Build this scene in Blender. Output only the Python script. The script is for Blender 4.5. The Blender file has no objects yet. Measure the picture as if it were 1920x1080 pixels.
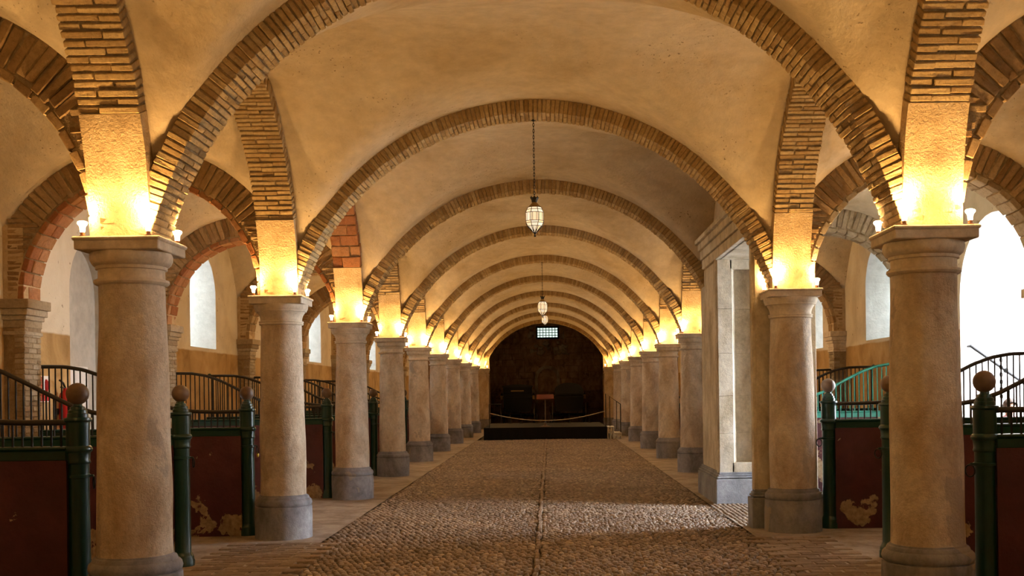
import bpy, math, random
import numpy as np
from mathutils import Vector, Matrix, noise

random.seed(7)
PI = math.pi
SC = bpy.context.scene
COL = SC.collection

# ------------------------------------------------------------------ camera
EYE = 1.53
cam_d = bpy.data.cameras.new('camera')
cam = bpy.data.objects.new('camera', cam_d)
COL.objects.link(cam)
cam.location = (0.14, 0.0, EYE)
cam.matrix_world = Matrix.Translation((0.14, 0.0, EYE)) @ Matrix.Rotation(PI / 2, 4, 'X') @ Matrix.Rotation(math.radians(-0.78), 4, 'Z')
cam_d.sensor_width = 36.0
cam_d.lens = 36.0 * 2100.0 / 1920.0
cam_d.shift_x = -71.0 / 1920.0
cam_d.shift_y = 196.0 / 1920.0
cam_d.clip_end = 300
SC.camera = cam

# ------------------------------------------------------------------ world and exposure
SKY = 35.0            # overcast daylight outside
BULB_W = 19.0          # each reflector bulb
w = bpy.data.worlds.new('World')
SC.world = w
w.use_nodes = True
bg = w.node_tree.nodes['Background']
bg.inputs[0].default_value = (0.88, 0.95, 1.04, 1)
bg.inputs[1].default_value = SKY
SC.view_settings.view_transform = 'Standard'
SC.view_settings.look = 'None'
SC.view_settings.exposure = 0.55
SC.view_settings.gamma = 1.0
SC.view_settings.use_curve_mapping = False
SC.cycles.max_bounces = 5
SC.cycles.diffuse_bounces = 4
SC.cycles.use_adaptive_sampling = True
SC.cycles.adaptive_threshold = 0.12
SC.cycles.adaptive_min_samples = 16
SC.cycles.sample_clamp_indirect = 6.0
SC.cycles.use_denoising = True

# ------------------------------------------------------------------ layout
D = 4.48
def ZN(n): return 7.64 + D * (n - 1)
_HW = {-1: 2.70, 0: 2.70, 1: 2.70, 2: 2.755, 3: 2.80, 4: 2.83}
def HW(n): return _HW.get(n, 2.85)
H = 2.60              # top of the capitals
CROWN = 4.51          # soffit crown of the nave arches
RISE = CROWN - H
LR = D / 2 - 0.20     # radius of the arches along the colonnades
WALLX = 5.67
PILX = 5.45
NLAST = 10
YBACK = -1.5
POSTX = 3.20

# ------------------------------------------------------------------ materials
def mat(name):
    m = bpy.data.materials.new(name); m.use_nodes = True
    nt = m.node_tree; nt.nodes.clear()
    out = nt.nodes.new('ShaderNodeOutputMaterial'); b = nt.nodes.new('ShaderNodeBsdfPrincipled')
    nt.links.new(b.outputs[0], out.inputs[0])
    return m, nt, b
def N(nt, t, **kw):
    n = nt.nodes.new('ShaderNode' + t)
    for k, v in kw.items(): setattr(n, k, v)
    return n
def pos(nt, sc=(1, 1, 1)):
    g = N(nt, 'NewGeometry'); mp = N(nt, 'Mapping'); mp.inputs['Scale'].default_value = sc
    nt.links.new(g.outputs['Position'], mp.inputs['Vector']); return mp.outputs[0]
def nz(nt, vec, scale, detail=4, rough=.55, dist=0.0):
    n = N(nt, 'TexNoise'); n.inputs['Scale'].default_value = scale; n.inputs['Detail'].default_value = min(detail, 6)
    n.inputs['Roughness'].default_value = rough; n.inputs['Distortion'].default_value = dist
    nt.links.new(vec, n.inputs['Vector']); return n.outputs['Fac']
def ramp(nt, fac, stops):
    r = N(nt, 'ValToRGB'); e = r.color_ramp.elements
    while len(e) < len(stops): e.new(.5)
    for i, (p, c) in enumerate(stops):
        e[i].position = p; e[i].color = (c[0], c[1], c[2], 1) if not isinstance(c, (int, float)) else (c, c, c, 1)
    nt.links.new(fac, r.inputs[0]); return r.outputs[0]
def mix(nt, fac, a, b, blend='MIX'):
    m = N(nt, 'Mix', data_type='RGBA', blend_type=blend)
    if isinstance(fac, (int, float)): m.inputs[0].default_value = fac
    else: nt.links.new(fac, m.inputs[0])
    for s, v in ((6, a), (7, b)):
        if isinstance(v, tuple): m.inputs[s].default_value = (*v, 1)
        else: nt.links.new(v, m.inputs[s])
    return m.outputs[2]
def mth(nt, op, a, b=0.0, c=None):
    m = N(nt, 'Math', operation=op)
    for i, v in enumerate((a, b) if c is None else (a, b, c)):
        if isinstance(v, (int, float)): m.inputs[i].default_value = v
        else: nt.links.new(v, m.inputs[i])
    return m.outputs[0]
def rnd(nt):
    g = N(nt, 'NewGeometry'); o = N(nt, 'ObjectInfo')
    return mth(nt, 'FRACT', mth(nt, 'ADD', g.outputs['Random Per Island'], o.outputs['Random']))
def bump(nt, b, h, strength, dist=.02):
    n = N(nt, 'Bump'); n.inputs['Strength'].default_value = strength; n.inputs['Distance'].default_value = dist
    nt.links.new(h, n.inputs['Height']); nt.links.new(n.outputs[0], b.inputs['Normal'])
def fin(nt, b, colr, rough=.8, spec=.3, metal=0.0):
    if isinstance(colr, tuple): b.inputs['Base Color'].default_value = (*colr, 1)
    else: nt.links.new(colr, b.inputs['Base Color'])
    b.inputs['Roughness'].default_value = rough; b.inputs['Specular IOR Level'].default_value = spec
    b.inputs['Metallic'].default_value = metal

def m_plaster(name, c1, c2, c3, spots=True, bs=.35):
    m, nt, b = mat(name); p = pos(nt)
    f = nz(nt, p, 1.1, 6, .6, .4)
    c = ramp(nt, f, [(.30, c1), (.5, c2), (.72, c3)])
    f2 = nz(nt, p, 7, 5, .65)
    c = mix(nt, .5, c, ramp(nt, f2, [(.3, .62), (.7, 1.04)]), 'MULTIPLY')
    if spots:
        s = nz(nt, p, 34, 2, .4)
        region = nz(nt, p, .8, 2, .5)
        k = mth(nt, 'MULTIPLY', ramp(nt, s, [(.675, 0.0), (.71, .9)]), ramp(nt, region, [(.5, 0.0), (.6, .8)]))
        c = mix(nt, k, c, (.16, .11, .06))
    fin(nt, b, c, .9, .2)
    bump(nt, b, mth(nt, 'ADD', nz(nt, p, 3.2, 6, .6), mth(nt, 'MULTIPLY', nz(nt, p, 30, 5, .6), .35)), bs, .05)
    return m
M = {}
M['plaster'] = m_plaster('vault_plaster', (.52, .40, .245), (.64, .525, .365), (.71, .61, .455))
M['plaster_white'] = m_plaster('white_plaster', (.58, .565, .53), (.68, .67, .64), (.76, .75, .72), False, .25)
M['plaster_grey'] = m_plaster('grey_plaster', (.42, .37, .30), (.50, .45, .37), (.56, .51, .43), False, .2)

def m_wall():
    m, nt, b = mat('aisle_wall_plaster'); p = pos(nt)
    up = ramp(nt, nz(nt, p, 1.0, 6, .6, .5), [(.3, (.50, .41, .28)), (.5, (.66, .57, .42)), (.72, (.74, .66, .51))])
    lo = ramp(nt, nz(nt, p, 1.7, 6, .6, .8), [(.3, (.27, .155, .055)), (.5, (.42, .26, .10)), (.7, (.52, .35, .16))])
    sp = N(nt, 'SeparateXYZ'); nt.links.new(p, sp.inputs[0])
    z = mth(nt, 'ADD', sp.outputs[2], mth(nt, 'MULTIPLY', nz(nt, p, 2.0, 3), .05))
    k = ramp(nt, mth(nt, 'MULTIPLY', mth(nt, 'SUBTRACT', z, 2.315), 40), [(0, 0.0), (1, 1.0)])
    c = mix(nt, k, lo, up)
    s = ramp(nt, nz(nt, p, 9, 3, .5), [(.68, 0.0), (.72, .7)])
    c = mix(nt, s, c, (.25, .16, .08))
    fin(nt, b, c, .9, .2)
    bump(nt, b, mth(nt, 'ADD', nz(nt, p, 3.2, 6, .6), mth(nt, 'MULTIPLY', nz(nt, p, 30, 5, .6), .35)), .35, .05)
    return m
M['wall'] = m_wall()

def m_rough(name, cols, bs=1.0, sc=14):
    m, nt, b = mat(name); p = pos(nt)
    f = nz(nt, p, sc * .6, 8, .7, .3)
    c = ramp(nt, f, [(.3, cols[0]), (.55, cols[1]), (.75, cols[2])])
    fin(nt, b, c, .95, .1)
    bump(nt, b, mth(nt, 'ADD', nz(nt, p, sc, 8, .75), nz(nt, p, sc * 4, 4, .6)), bs, .03)
    return m
M['springer'] = m_rough('rough_springer_plaster', [(.44, .31, .165), (.58, .43, .25), (.66, .53, .34)], .45, 13)
M['mortar'] = m_rough('lime_mortar', [(.30, .21, .115), (.44, .33, .19), (.56, .45, .29)], .8, 24)

def m_brick(name, lo, mid, hi):
    m, nt, b = mat(name); p = pos(nt)
    r = rnd(nt)
    c = ramp(nt, r, [(0, lo), (.5, mid), (1, hi)])
    f = nz(nt, p, 26, 6, .7)
    c = mix(nt, .8, c, ramp(nt, f, [(.3, .62), (.55, .97), (.75, 1.1)]), 'MULTIPLY')
    c = mix(nt, ramp(nt, nz(nt, p, 5, 4, .6), [(.6, 0.0), (.75, .5)]), c, (.50, .40, .25))
    fin(nt, b, c, .92, .15)
    bump(nt, b, mth(nt, 'ADD', nz(nt, p, 45, 6, .75), mth(nt, 'MULTIPLY', nz(nt, p, 14, 3), .8)), .9, .018)
    return m
M['brick'] = m_brick('thin_buff_brick', (.44, .29, .13), (.56, .39, .185), (.64, .475, .25))
M['brick_dark'] = m_brick('brown_brick', (.29, .175, .08), (.42, .275, .135), (.52, .365, .195))
M['terracotta'] = m_brick('terracotta_brick', (.34, .13, .05), (.46, .20, .085), (.50, .27, .13))
M['brick_pale'] = m_brick('pale_brick', (.34, .25, .15), (.46, .36, .23), (.54, .45, .32))

def m_stone(name, c1, c2, c3, patch=None, bs=.5):
    m, nt, b = mat(name); p = pos(nt, (1, 1, .6)); q = pos(nt)
    c = ramp(nt, nz(nt, p, 3.0, 8, .65, .5), [(.35, c1), (.5, c2), (.66, c3)])
    f2 = nz(nt, q, 22, 6, .7)
    c = mix(nt, .5, c, ramp(nt, f2, [(.3, .60), (.65, 1.08)]), 'MULTIPLY')
    c = mix(nt, .7, c, ramp(nt, nz(nt, p, 1.3, 6, .7, .6), [(.36, .66), (.5, 1.0), (.68, 1.14)]), 'MULTIPLY')
    if patch:
        k = ramp(nt, nz(nt, p, 2.6, 5, .55, .3), [(.62, 0.0), (.64, .75)])
        c = mix(nt, k, c, patch)
    fin(nt, b, c, .85, .2)
    bump(nt, b, mth(nt, 'ADD', nz(nt, q, 9, 6, .6), mth(nt, 'MULTIPLY', nz(nt, q, 55, 5, .7), .6)), bs, .02)
    return m
M['shaft'] = m_stone('worn_column_stone', (.52, .39, .265), (.68, .56, .42), (.78, .68, .55), (.44, .37, .30), 1.0)
M['capital'] = m_stone('capital_stone', (.54, .43, .30), (.66, .555, .42), (.74, .65, .51), None, .3)
M['base'] = m_stone('grey_base_stone', (.18, .175, .185), (.27, .26, .275), (.36, .35, .36), (.36, .30, .23), .5)
M['portal'] = m_stone('portal_stone', (.50, .42, .29), (.68, .60, .46), (.78, .72, .60), None, .6)
M['portal_base'] = m_stone('portal_plinth_stone', (.20, .21, .235), (.29, .30, .33), (.38, .39, .42), None, .4)
M['endwall'] = m_stone('dark_rubble_wall', (.24, .145, .085), (.40, .26, .155), (.54, .385, .25), (.15, .09, .055), 1.0)
M['rubble'] = m_stone('pale_rubble', (.28, .21, .14), (.45, .38, .29), (.58, .52, .43), None, 1.0)

def m_cobble():
    m, nt, b = mat('river_cobble'); p = pos(nt); r = rnd(nt)
    c = ramp(nt, r, [(0, (.17, .122, .088)), (.35, (.235, .172, .124)), (.7, (.29, .215, .158)), (.93, (.36, .27, .19)), (1, (.46, .35, .235))])
    c = mix(nt, .5, c, ramp(nt, nz(nt, p, 40, 4, .6), [(.3, .6), (.7, 1.1)]), 'MULTIPLY')
    c = mix(nt, .5, c, ramp(nt, nz(nt, p, .7, 4, .6), [(.35, .62), (.65, 1.1)]), 'MULTIPLY')
    fin(nt, b, c, .62, .4)
    bump(nt, b, nz(nt, p, 60, 4, .6), .3, .01)
    return m
M['cobble'] = m_cobble()
M['dirt'] = m_rough('packed_earth_joint', [(.12, .085, .06), (.18, .135, .098), (.25, .195, .145)], .8, 20)
M['paver'] = m_brick('worn_paver', (.24, .175, .125), (.33, .25, .18), (.40, .31, .235))
M['screed'] = m_stone('worn_screed', (.27, .215, .165), (.37, .305, .245), (.45, .385, .32), None, .35)

def m_maroon():
    m, nt, b = mat('maroon_painted_plaster'); p = pos(nt)
    c = ramp(nt, nz(nt, p, 2.5, 6, .6), [(.3, (.048, .0105, .0135)), (.55, (.078, .018, .0235)), (.75, (.11, .032, .038))])
    sp = N(nt, 'SeparateXYZ'); nt.links.new(p, sp.inputs[0])
    low = ramp(nt, sp.outputs[2], [(.05, .13), (.55, 0.0)])
    k = mth(nt, 'ADD', nz(nt, p, 2.3, 6, .6, .2), low)
    k = ramp(nt, k, [(.645, 0.0), (.655, 1.0)])
    c = mix(nt, k, c, ramp(nt, nz(nt, p, 18, 5), [(.3, (.20, .13, .075)), (.7, (.42, .32, .20))]))
    fin(nt, b, c, .55, .4)
    bump(nt, b, mth(nt, 'SUBTRACT', nz(nt, p, 6, 6, .6), mth(nt, 'MULTIPLY', k, .5)), .5, .03)
    return m
M['maroon'] = m_maroon()
def m_paint(name, c, rough=.35, v=.3, spec=.5):
    m, nt, b = mat(name); p = pos(nt)
    cc = mix(nt, v, c, ramp(nt, nz(nt, p, 14, 6, .65), [(.3, tuple(x * .35 for x in c)), (.7, tuple(min(1, x * 1.5) for x in c))]))
    fin(nt, b, cc, rough, spec); bump(nt, b, nz(nt, p, 40, 4), .15, .006)
    return m
M['green'] = m_paint('dark_green_enamel', (.0058, .037, .028), .3)
M['daylit'] = m_paint('daylit_green_enamel', (.035, .30, .25), .4)  # the dark green paint again, brightened to carry the door's daylight in its colour
M['ball'] = m_paint('brown_ball_paint', (.16, .10, .062), .5, .4)
M['iron'] = m_paint('black_iron', (.008, .007, .006), .5, .3, .3)
M['railtop'] = m_paint('worn_dark_rail', (.026, .022, .019), .38)
M['black'] = m_paint('black_cloth', (.006, .0055, .0055), .85, .3, .2)
M['black_gloss'] = m_paint('black_lacquer', (.006, .005, .005), .5, .2, .2)
M['leather'] = m_paint('grey_leather_hood', (.012, .012, .014), .45, .3, .3)
M['wheelgrey'] = m_paint('worn_wheel_paint', (.12, .10, .085), .5, .4)
M['wood'] = m_paint('dark_wood', (.09, .045, .02), .5, .5)
M['redwood'] = m_paint('reddish_wood_panel', (.14, .035, .02), .5, .4)
M['brass'] = m_paint('aged_brass', (.35, .22, .07), .35, .3)
M['red'] = m_paint('red_enamel', (.42, .012, .012), .35, .2)
M['white'] = m_paint('white_paint', (.72, .70, .66), .5, .1)
M['rope'] = m_paint('pale_rope', (.50, .44, .34), .9, .4, .1)
M['yellow'] = m_paint('yellow_tag', (.55, .38, .02), .6, .2)
M['skin'] = m_paint('skin', (.50, .27, .18), .5, .1)
M['hair'] = m_paint('brown_hair', (.055, .025, .012), .55, .4)
M['shirt'] = m_paint('pink_shirt', (.55, .22, .25), .8, .1, .1)
M['trousers'] = m_paint('dark_trousers', (.03, .03, .04), .8, .1, .1)
M['copper'] = m_paint('copper_socket', (.30, .12, .04), .45, .3)
def m_emit(name, c, s):
    m, nt, b = mat(name); fin(nt, b, c, .4)
    b.inputs['Emission Color'].default_value = (*c, 1); b.inputs['Emission Strength'].default_value = s
    return m
M['bulb'] = m_emit('lit_bulb_glass', (1.0, .74, .42), 14.0)
def m_pane():
    m, nt, b = mat('lit_frosted_pane'); r = rnd(nt)
    c = ramp(nt, r, [(0, (1, .70, .36)), (.5, (1, .80, .52)), (1, (1, .88, .66))])
    fin(nt, b, c, .4); nt.links.new(c, b.inputs['Emission Color']); b.inputs['Emission Strength'].default_value = .60
    return m
M['pane'] = m_pane()
def m_glass(name, c, a):
    m = bpy.data.materials.new(name); m.use_nodes = True; nt = m.node_tree; nt.nodes.clear()
    o = N(nt, 'OutputMaterial'); t = N(nt, 'BsdfTransparent'); g = N(nt, 'BsdfGlossy'); x = N(nt, 'MixShader')
    t.inputs[0].default_value = (*c, 1); g.inputs['Roughness'].default_value = .15; x.inputs[0].default_value = a
    nt.links.new(t.outputs[0], x.inputs[1]); nt.links.new(g.outputs[0], x.inputs[2]); nt.links.new(x.outputs[0], o.inputs[0])
    return m
M['glass'] = m_glass('pale_window_glass', (.60, .62, .605), .04)

M['glass_end'] = m_glass('dimmed_end_glass', (.150, .165, .145), .02)  # dark tint cuts the sky so the end window does not burn out
# ------------------------------------------------------------------ mesh helpers
class MB:
    def __init__(s): s.v = []; s.f = []
    def add(s, v, f):
        o = len(s.v); s.v.extend([tuple(p) for p in v]); s.f.extend([tuple(i + o for i in q) for q in f]); return s
    def box(s, x0, x1, y0, y1, z0, z1, c=0.0):
        if c <= 0:
            v = [(x, y, z) for z in (z0, z1) for y in (y0, y1) for x in (x0, x1)]
            return s.add(v, [(0, 2, 3, 1), (4, 5, 7, 6), (0, 1, 5, 4), (2, 6, 7, 3), (0, 4, 6, 2), (1, 3, 7, 5)])
        v, f = cbox((x1 - x0) / 2, (y1 - y0) / 2, (z1 - z0) / 2, c)
        cx, cy, cz = (x0 + x1) / 2, (y0 + y1) / 2, (z0 + z1) / 2
        return s.add([(a + cx, b + cy, d + cz) for a, b, d in v], f)
    def lathe(s, prof, c=(0, 0, 0), n=32, jit=0.0, cap=True):
        v = []; f = []
        for (r, z) in prof:
            for k in range(n):
                a = 2 * PI * k / n
                rr = r
                if jit and r > .01:
                    rr = r + jit * noise.noise(Vector((math.cos(a) * 1.6 + c[0] * 3, math.sin(a) * 1.6 + c[1], z * 2.2)))
                v.append((c[0] + rr * math.cos(a), c[1] + rr * math.sin(a), c[2] + z))
        for i in range(len(prof) - 1):
            for k in range(n):
                f.append((i * n + k, i * n + (k + 1) % n, (i + 1) * n + (k + 1) % n, (i + 1) * n + k))
        if cap:
            f.append(tuple(range(n - 1, -1, -1))); f.append(tuple(range((len(prof) - 1) * n, len(prof) * n)))
        return s.add(v, f)
    def tube(s, pts, r, n=8, close=False):
        pts = [Vector(p) for p in pts]; v = []; f = []; m = len(pts)
        up0 = None
        for i, p in enumerate(pts):
            a = pts[(i - 1) % m] if (i > 0 or close) else p
            b = pts[(i + 1) % m] if (i < m - 1 or close) else p
            t = (b - a).normalized()
            if up0 is None:
                up0 = Vector((0, 0, 1)) if abs(t.z) < .9 else Vector((1, 0, 0))
            u = (up0 - t * up0.dot(t)).normalized(); up0 = u
            w_ = t.cross(u); rr = r[i] if isinstance(r, (list, tuple)) else r
            for k in range(n):
                an = 2 * PI * k / n
                v.append(p + u * rr * math.cos(an) + w_ * rr * math.sin(an))
        for i in range(m if close else m - 1):
            j = (i + 1) % m
            for k in range(n):
                f.append((i * n + k, i * n + (k + 1) % n, j * n + (k + 1) % n, j * n + k))
        if not close:
            f.append(tuple(range(n - 1, -1, -1))); f.append(tuple(range((m - 1) * n, m * n)))
        return s.add(v, f)
    def grid(s, P, nu, nv, flip=False):
        f = []
        for i in range(nu - 1):
            for j in range(nv - 1):
                q = (i * nv + j, (i + 1) * nv + j, (i + 1) * nv + j + 1, i * nv + j + 1)
                f.append(q[::-1] if flip else q)
        return s.add(P, f)
    def sphere(s, c, r, n=24, m=14, sz=1.0):
        prof = [(max(1e-4, r * math.sin(PI * i / m)), -r * sz * math.cos(PI * i / m)) for i in range(m + 1)]
        return s.lathe(prof, c, n)
    def mesh(s, name, mt, smooth=0):
        me = bpy.data.meshes.new(name); me.from_pydata(s.v, [], s.f); me.update()
        me.materials.append(M[mt] if isinstance(mt, str) else mt)
        if smooth:
            me.polygons.foreach_set('use_smooth', [True] * len(me.polygons))
            if smooth < 180: me.set_sharp_from_angle(angle=math.radians(smooth))
        return me
    def obj(s, name, mt, parent=None, smooth=0):
        return link(name, s.mesh(name, mt, smooth), parent)
def link(name, me, parent=None, loc=None):
    o = bpy.data.objects.new(name, me); COL.objects.link(o)
    if parent is not None:
        o.parent = parent
        pl = parent['_w'] if '_w' in parent else (0, 0, 0)
        if loc is None: o.location = (-pl[0], -pl[1], -pl[2])      # mesh given in world space
        else: o.location = (loc[0] - pl[0], loc[1] - pl[1], loc[2] - pl[2])
    elif loc is not None: o.location = loc
    return o
_W = {}
def thing(name, label, cat, loc=(0, 0, 0), group=None, kind=None):
    o = bpy.data.objects.new(name, None); COL.objects.link(o); o.empty_display_size = .1
    o.location = loc; o['_w'] = tuple(float(x) for x in loc)
    if label: o['label'] = label
    if cat: o['category'] = cat
    if group: o['group'] = group
    if kind: o['kind'] = kind
    _W[o.name] = o
    return o
def tag(o, label=None, cat=None, group=None, kind=None):
    if label: o['label'] = label
    if cat: o['category'] = cat
    if group: o['group'] = group
    if kind: o['kind'] = kind
    return o
def cbox(hx, hy, hz, c, jit=0.0, rg=random):
    v = []; idx = {}
    for sx in (-1, 1):
        for sy in (-1, 1):
            for sz in (-1, 1):
                jx, jy, jz = (rg.uniform(-jit, jit) for _ in range(3)) if jit else (0, 0, 0)
                b = (sx * hx + jx, sy * hy + jy, sz * hz + jz)
                for ax in range(3):
                    p = list(b)
                    for k, sg in enumerate((sx, sy, sz)):
                        if k != ax: p[k] -= sg * c
                    idx[(sx, sy, sz, ax)] = len(v); v.append(tuple(p))
    f = []
    def fix(q):
        a, b_, c_ = (Vector(v[i]) for i in q[:3]); n = (b_ - a).cross(c_ - a)
        ctr = sum((Vector(v[i]) for i in q), Vector()) / len(q)
        return q if n.dot(ctr) > 0 else q[::-1]
    I = idx
    for ax in range(3):
        o = [k for k in range(3) if k != ax]
        for sg in (-1, 1):
            def key(a, b_):
                s_ = [0, 0, 0]; s_[ax] = sg; s_[o[0]] = a; s_[o[1]] = b_; return I[(*s_, ax)]
            f.append(fix((key(-1, -1), key(1, -1), key(1, 1), key(-1, 1))))
        for a in (-1, 1):
            for b_ in (-1, 1):
                s0 = [0, 0, 0]; s0[o[0]] = a; s0[o[1]] = b_
                s1 = list(s0); s0[ax] = -1; s1[ax] = 1
                f.append(fix((I[(*s0, o[0])], I[(*s1, o[0])], I[(*s1, o[1])], I[(*s0, o[1])])))
    for sx in (-1, 1):
        for sy in (-1, 1):
            for sz in (-1, 1):
                f.append(fix((I[(sx, sy, sz, 0)], I[(sx, sy, sz, 1)], I[(sx, sy, sz, 2)])))
    return v, f

# brick shapes are shared between all bricks of a kind
class BrickSet:
    def __init__(s, name, mt, dims, c=.006, jit=.004, n=6):
        rg = random.Random(name); s.dims = dims; s.var = []
        for i in range(n):
            v, f = cbox(dims[0] / 2, dims[1] / 2, dims[2] / 2, c, jit, rg)
            s.var.append((np.array(v), f, MB().add(v, f).mesh(name, mt)))
        s.mt = mt
# dims: (perpendicular depth, tangential thickness, radial length)
BS = {
    'nave': BrickSet('thin_brick', 'brick', (.20, .040, .15), .005, .0022),
    'long': BrickSet('thin_brick_soffit', 'brick', (.20, .041, .15), .005, .0025),
    'aisle': BrickSet('aisle_brick', 'brick_dark', (.40, .062, .30), .007, .006),
    'aisle_pale': BrickSet('aisle_brick_pale', 'brick_pale', (.40, .062, .30), .007, .006),
    'tile': BrickSet('soffit_tile', 'terracotta', (.20, .135, .06), .006, .004),
    'tile_pale': BrickSet('soffit_tile_pale', 'brick_pale', (.20, .135, .06), .006, .004),
    'tile_dark': BrickSet('soffit_tile_dark', 'brick_dark', (.20, .135, .06), .006, .004),
    'terra': BrickSet('large_brick', 'terracotta', (.20, .15, .15), .006, .004),
    'course': BrickSet('wall_brick', 'brick_dark', (.22, .11, .044), .005, .004),
    'pil': BrickSet('pilaster_brick', 'brick_pale', (.20, .12, .05), .004, .003),
    'paver': BrickSet('paver_brick', 'paver', (.27, .13, .05), .008, .004),
}
class Bricks:
    """collects placed bricks; writes them as single parts or as one joined part"""
    def __init__(s, parent, single): s.p = parent; s.single = single; s.acc = {}; s.n = 0
    def put(s, bs, m):
        i = random.randrange(len(bs.var)); v, f, me = bs.var[i]
        if s.single and s.n < 300:
            o = bpy.data.objects.new('brick', me); COL.objects.link(o); o.parent = s.p
            pw = s.p['_w']; m2 = m.copy(); m2.translation = m.translation - Vector(pw)
            o.matrix_local = m2; s.n += 1
        else:
            A = np.array(m.to_3x3()); t = np.array(m.translation)
            s.acc.setdefault(bs.mt, MB()).add(v @ A.T + t, f)
    def done(s):
        for mt, mb in s.acc.items():
            o = mb.obj('brickwork', mt, s.p); o['kind'] = 'stuff'

def frame(axis, perp0, ang, r, c, rot=None):
    """matrix of a brick in an arch: local x = perpendicular, y = tangent, z = radial.  axis 'x': arch spans x, perpendicular y"""
    ca, sa = math.cos(ang), math.sin(ang)
    rad = Vector((ca, 0, sa)) if axis == 'x' else Vector((0, ca, sa))
    tan = Vector((-sa, 0, ca)) if axis == 'x' else Vector((0, -sa, ca))
    per = tan.cross(rad)
    p = rad * r + (Vector((c[0], perp0, c[1])) if axis == 'x' else Vector((perp0, c[0], c[1])))
    return Matrix(((per.x, tan.x, rad.x, p.x), (per.y, tan.y, rad.y, p.y), (per.z, tan.z, rad.z, p.z), (0, 0, 0, 1)))
def arch_ring(mb, axis, c, r0, r1, a0, a1, w0, w1, n=48, jit=0.0):
    v = []
    for i in range(n + 1):
        a = a0 + (a1 - a0) * i / n
        for r, wv in ((r0, w0), (r0, (w0 + w1) / 2), (r0, w1), (r1, w1), (r1, w0)):
            rr = r
            if jit and r == r0: rr = r + jit * noise.noise(Vector((a * 9, wv * 7, c[0])))
            s_, z_ = c[0] + rr * math.cos(a), c[1] + rr * math.sin(a)
            v.append((s_, wv, z_) if axis == 'x' else (wv, s_, z_))
    f = []
    for i in range(n):
        for k in range(5):
            q = (i * 5 + k, i * 5 + (k + 1) % 5, (i + 1) * 5 + (k + 1) % 5, (i + 1) * 5 + k)
            f.append(q)
    f.append((0, 1, 2, 3, 4)); f.append(tuple(n * 5 + k for k in (4, 3, 2, 1, 0)))
    mb.add(v, f)

# ------------------------------------------------------------------ floor
def fl_z(x, y):
    """the nave paving dips and rises a little"""
    return .012 * noise.noise(Vector((x * .5, y * .55, 1.3))) + .018 * math.cos(x / 2.3 * PI / 2) - .012
floor = thing('floor', None, None, kind='structure')
CX = 2.28
mb = MB()
xs = np.linspace(-CX, CX, 24); ys = np.linspace(YBACK, 58, 140)
mb.grid([(x, y, fl_z(x, y) - .022) for x in xs for y in ys], 24, 140)
mb.obj('cobble_bed', 'dirt', floor, 180)
for sg in (-1, 1):
    mb = MB()
    a, b_ = sorted((sg * (CX - .02), sg * 5.9)); xs = np.linspace(a, b_, 20)
    mb.grid([(x, y, .004 + .006 * noise.noise(Vector((x * 1.2, y * 1.2, 5)))) for x in xs for y in ys], 20, 140)
    mb.obj('side_paving', 'screed', floor, 180)

MB().box(-6.0, 6.0, YBACK - .2, 57.5, -.3, -.1).obj('floor_light_seal', 'dirt', floor)  # unseen slab added under the paving to stop sky light leaking up
def cobble_geo(rg, hx, hy, hz):
    v = []; n = 8; rot = rg.uniform(-.25, .25)
    for (k, z) in ((1.0, -.012), (.86, hz * .62), (.5, hz)):
        for i in range(n):
            a = 2 * PI * i / n
            e = 1 + rg.uniform(-.06, .06)
            x = math.copysign(abs(math.cos(a)) ** .8, math.cos(a)) * hx * k * e; y = math.copysign(abs(math.sin(a)) ** .8, math.sin(a)) * hy * k * e
            v.append((x * math.cos(rot) - y * math.sin(rot), x * math.sin(rot) + y * math.cos(rot), z))
    f = []
    for i in range(2):
        for k in range(n): f.append((i * n + k, i * n + (k + 1) % n, (i + 1) * n + (k + 1) % n, (i + 1) * n + k))
    f.append(tuple(2 * n + k for k in range(n)))
    return v, f
rgc = random.Random(3)
cob = []
for i in range(14):
    v, f = cobble_geo(rgc, .0275, .043, .016)
    me = MB().add(v, f).mesh('cobble', 'cobble', 180); cob.append((np.array(v), f, me))
allc = MB(); nsingle = 0
dx, dy = .060, .092
y = 8.9; row = 0
while y < 36.6:
    x = -CX + .03 + (.5 * dx if row % 2 else 0)
    while x < CX - .02:
        px, py = x + rgc.uniform(-.012, .012), y + rgc.uniform(-.02, .02)
        v, f, me = cob[rgc.randrange(14)]
        s_ = rgc.uniform(.85, 1.12)
        if abs(px) < .035: x += dx; continue
        z = fl_z(px, py) - .006 + rgc.uniform(-.004, .005)
        if y > 9.25 and nsingle < 300:
            o = bpy.data.objects.new('cobble', me); COL.objects.link(o); o.parent = floor
            o.location = (px, py, z); o.scale = (s_, s_, 1); nsingle += 1
        else:
            allc.add(v * np.array((s_, s_, 1)) + np.array((px, py, z)), f)
        x += dx
    y += dy; row += 1
y = 12.62
while y < 14.95:
    x = CX + .03
    while x < 5.6:
        v, f, me = cob[rgc.randrange(14)]
        allc.add(v + np.array((x + rgc.uniform(-.01, .01), y + rgc.uniform(-.015, .015), .002)), f); x += dx
    y += dy
o = allc.obj('cobblestones', 'cobble', floor, 180); o['kind'] = 'stuff'
# the line of long stones down the middle of the nave
y = 9.0; lm = MB()
me = MB().box(-.022, .022, -.085, .085, -.02, .018, .008).mesh('centre_stone', 'paver')
while y < 36.4:
    o = bpy.data.objects.new('centre_stone', me); COL.objects.link(o); o.parent = floor
    o.location = (rgc.uniform(-.012, .012), y, fl_z(0, y)); o.rotation_euler.z = rgc.uniform(-.08, .08)
    y += .19
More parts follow.
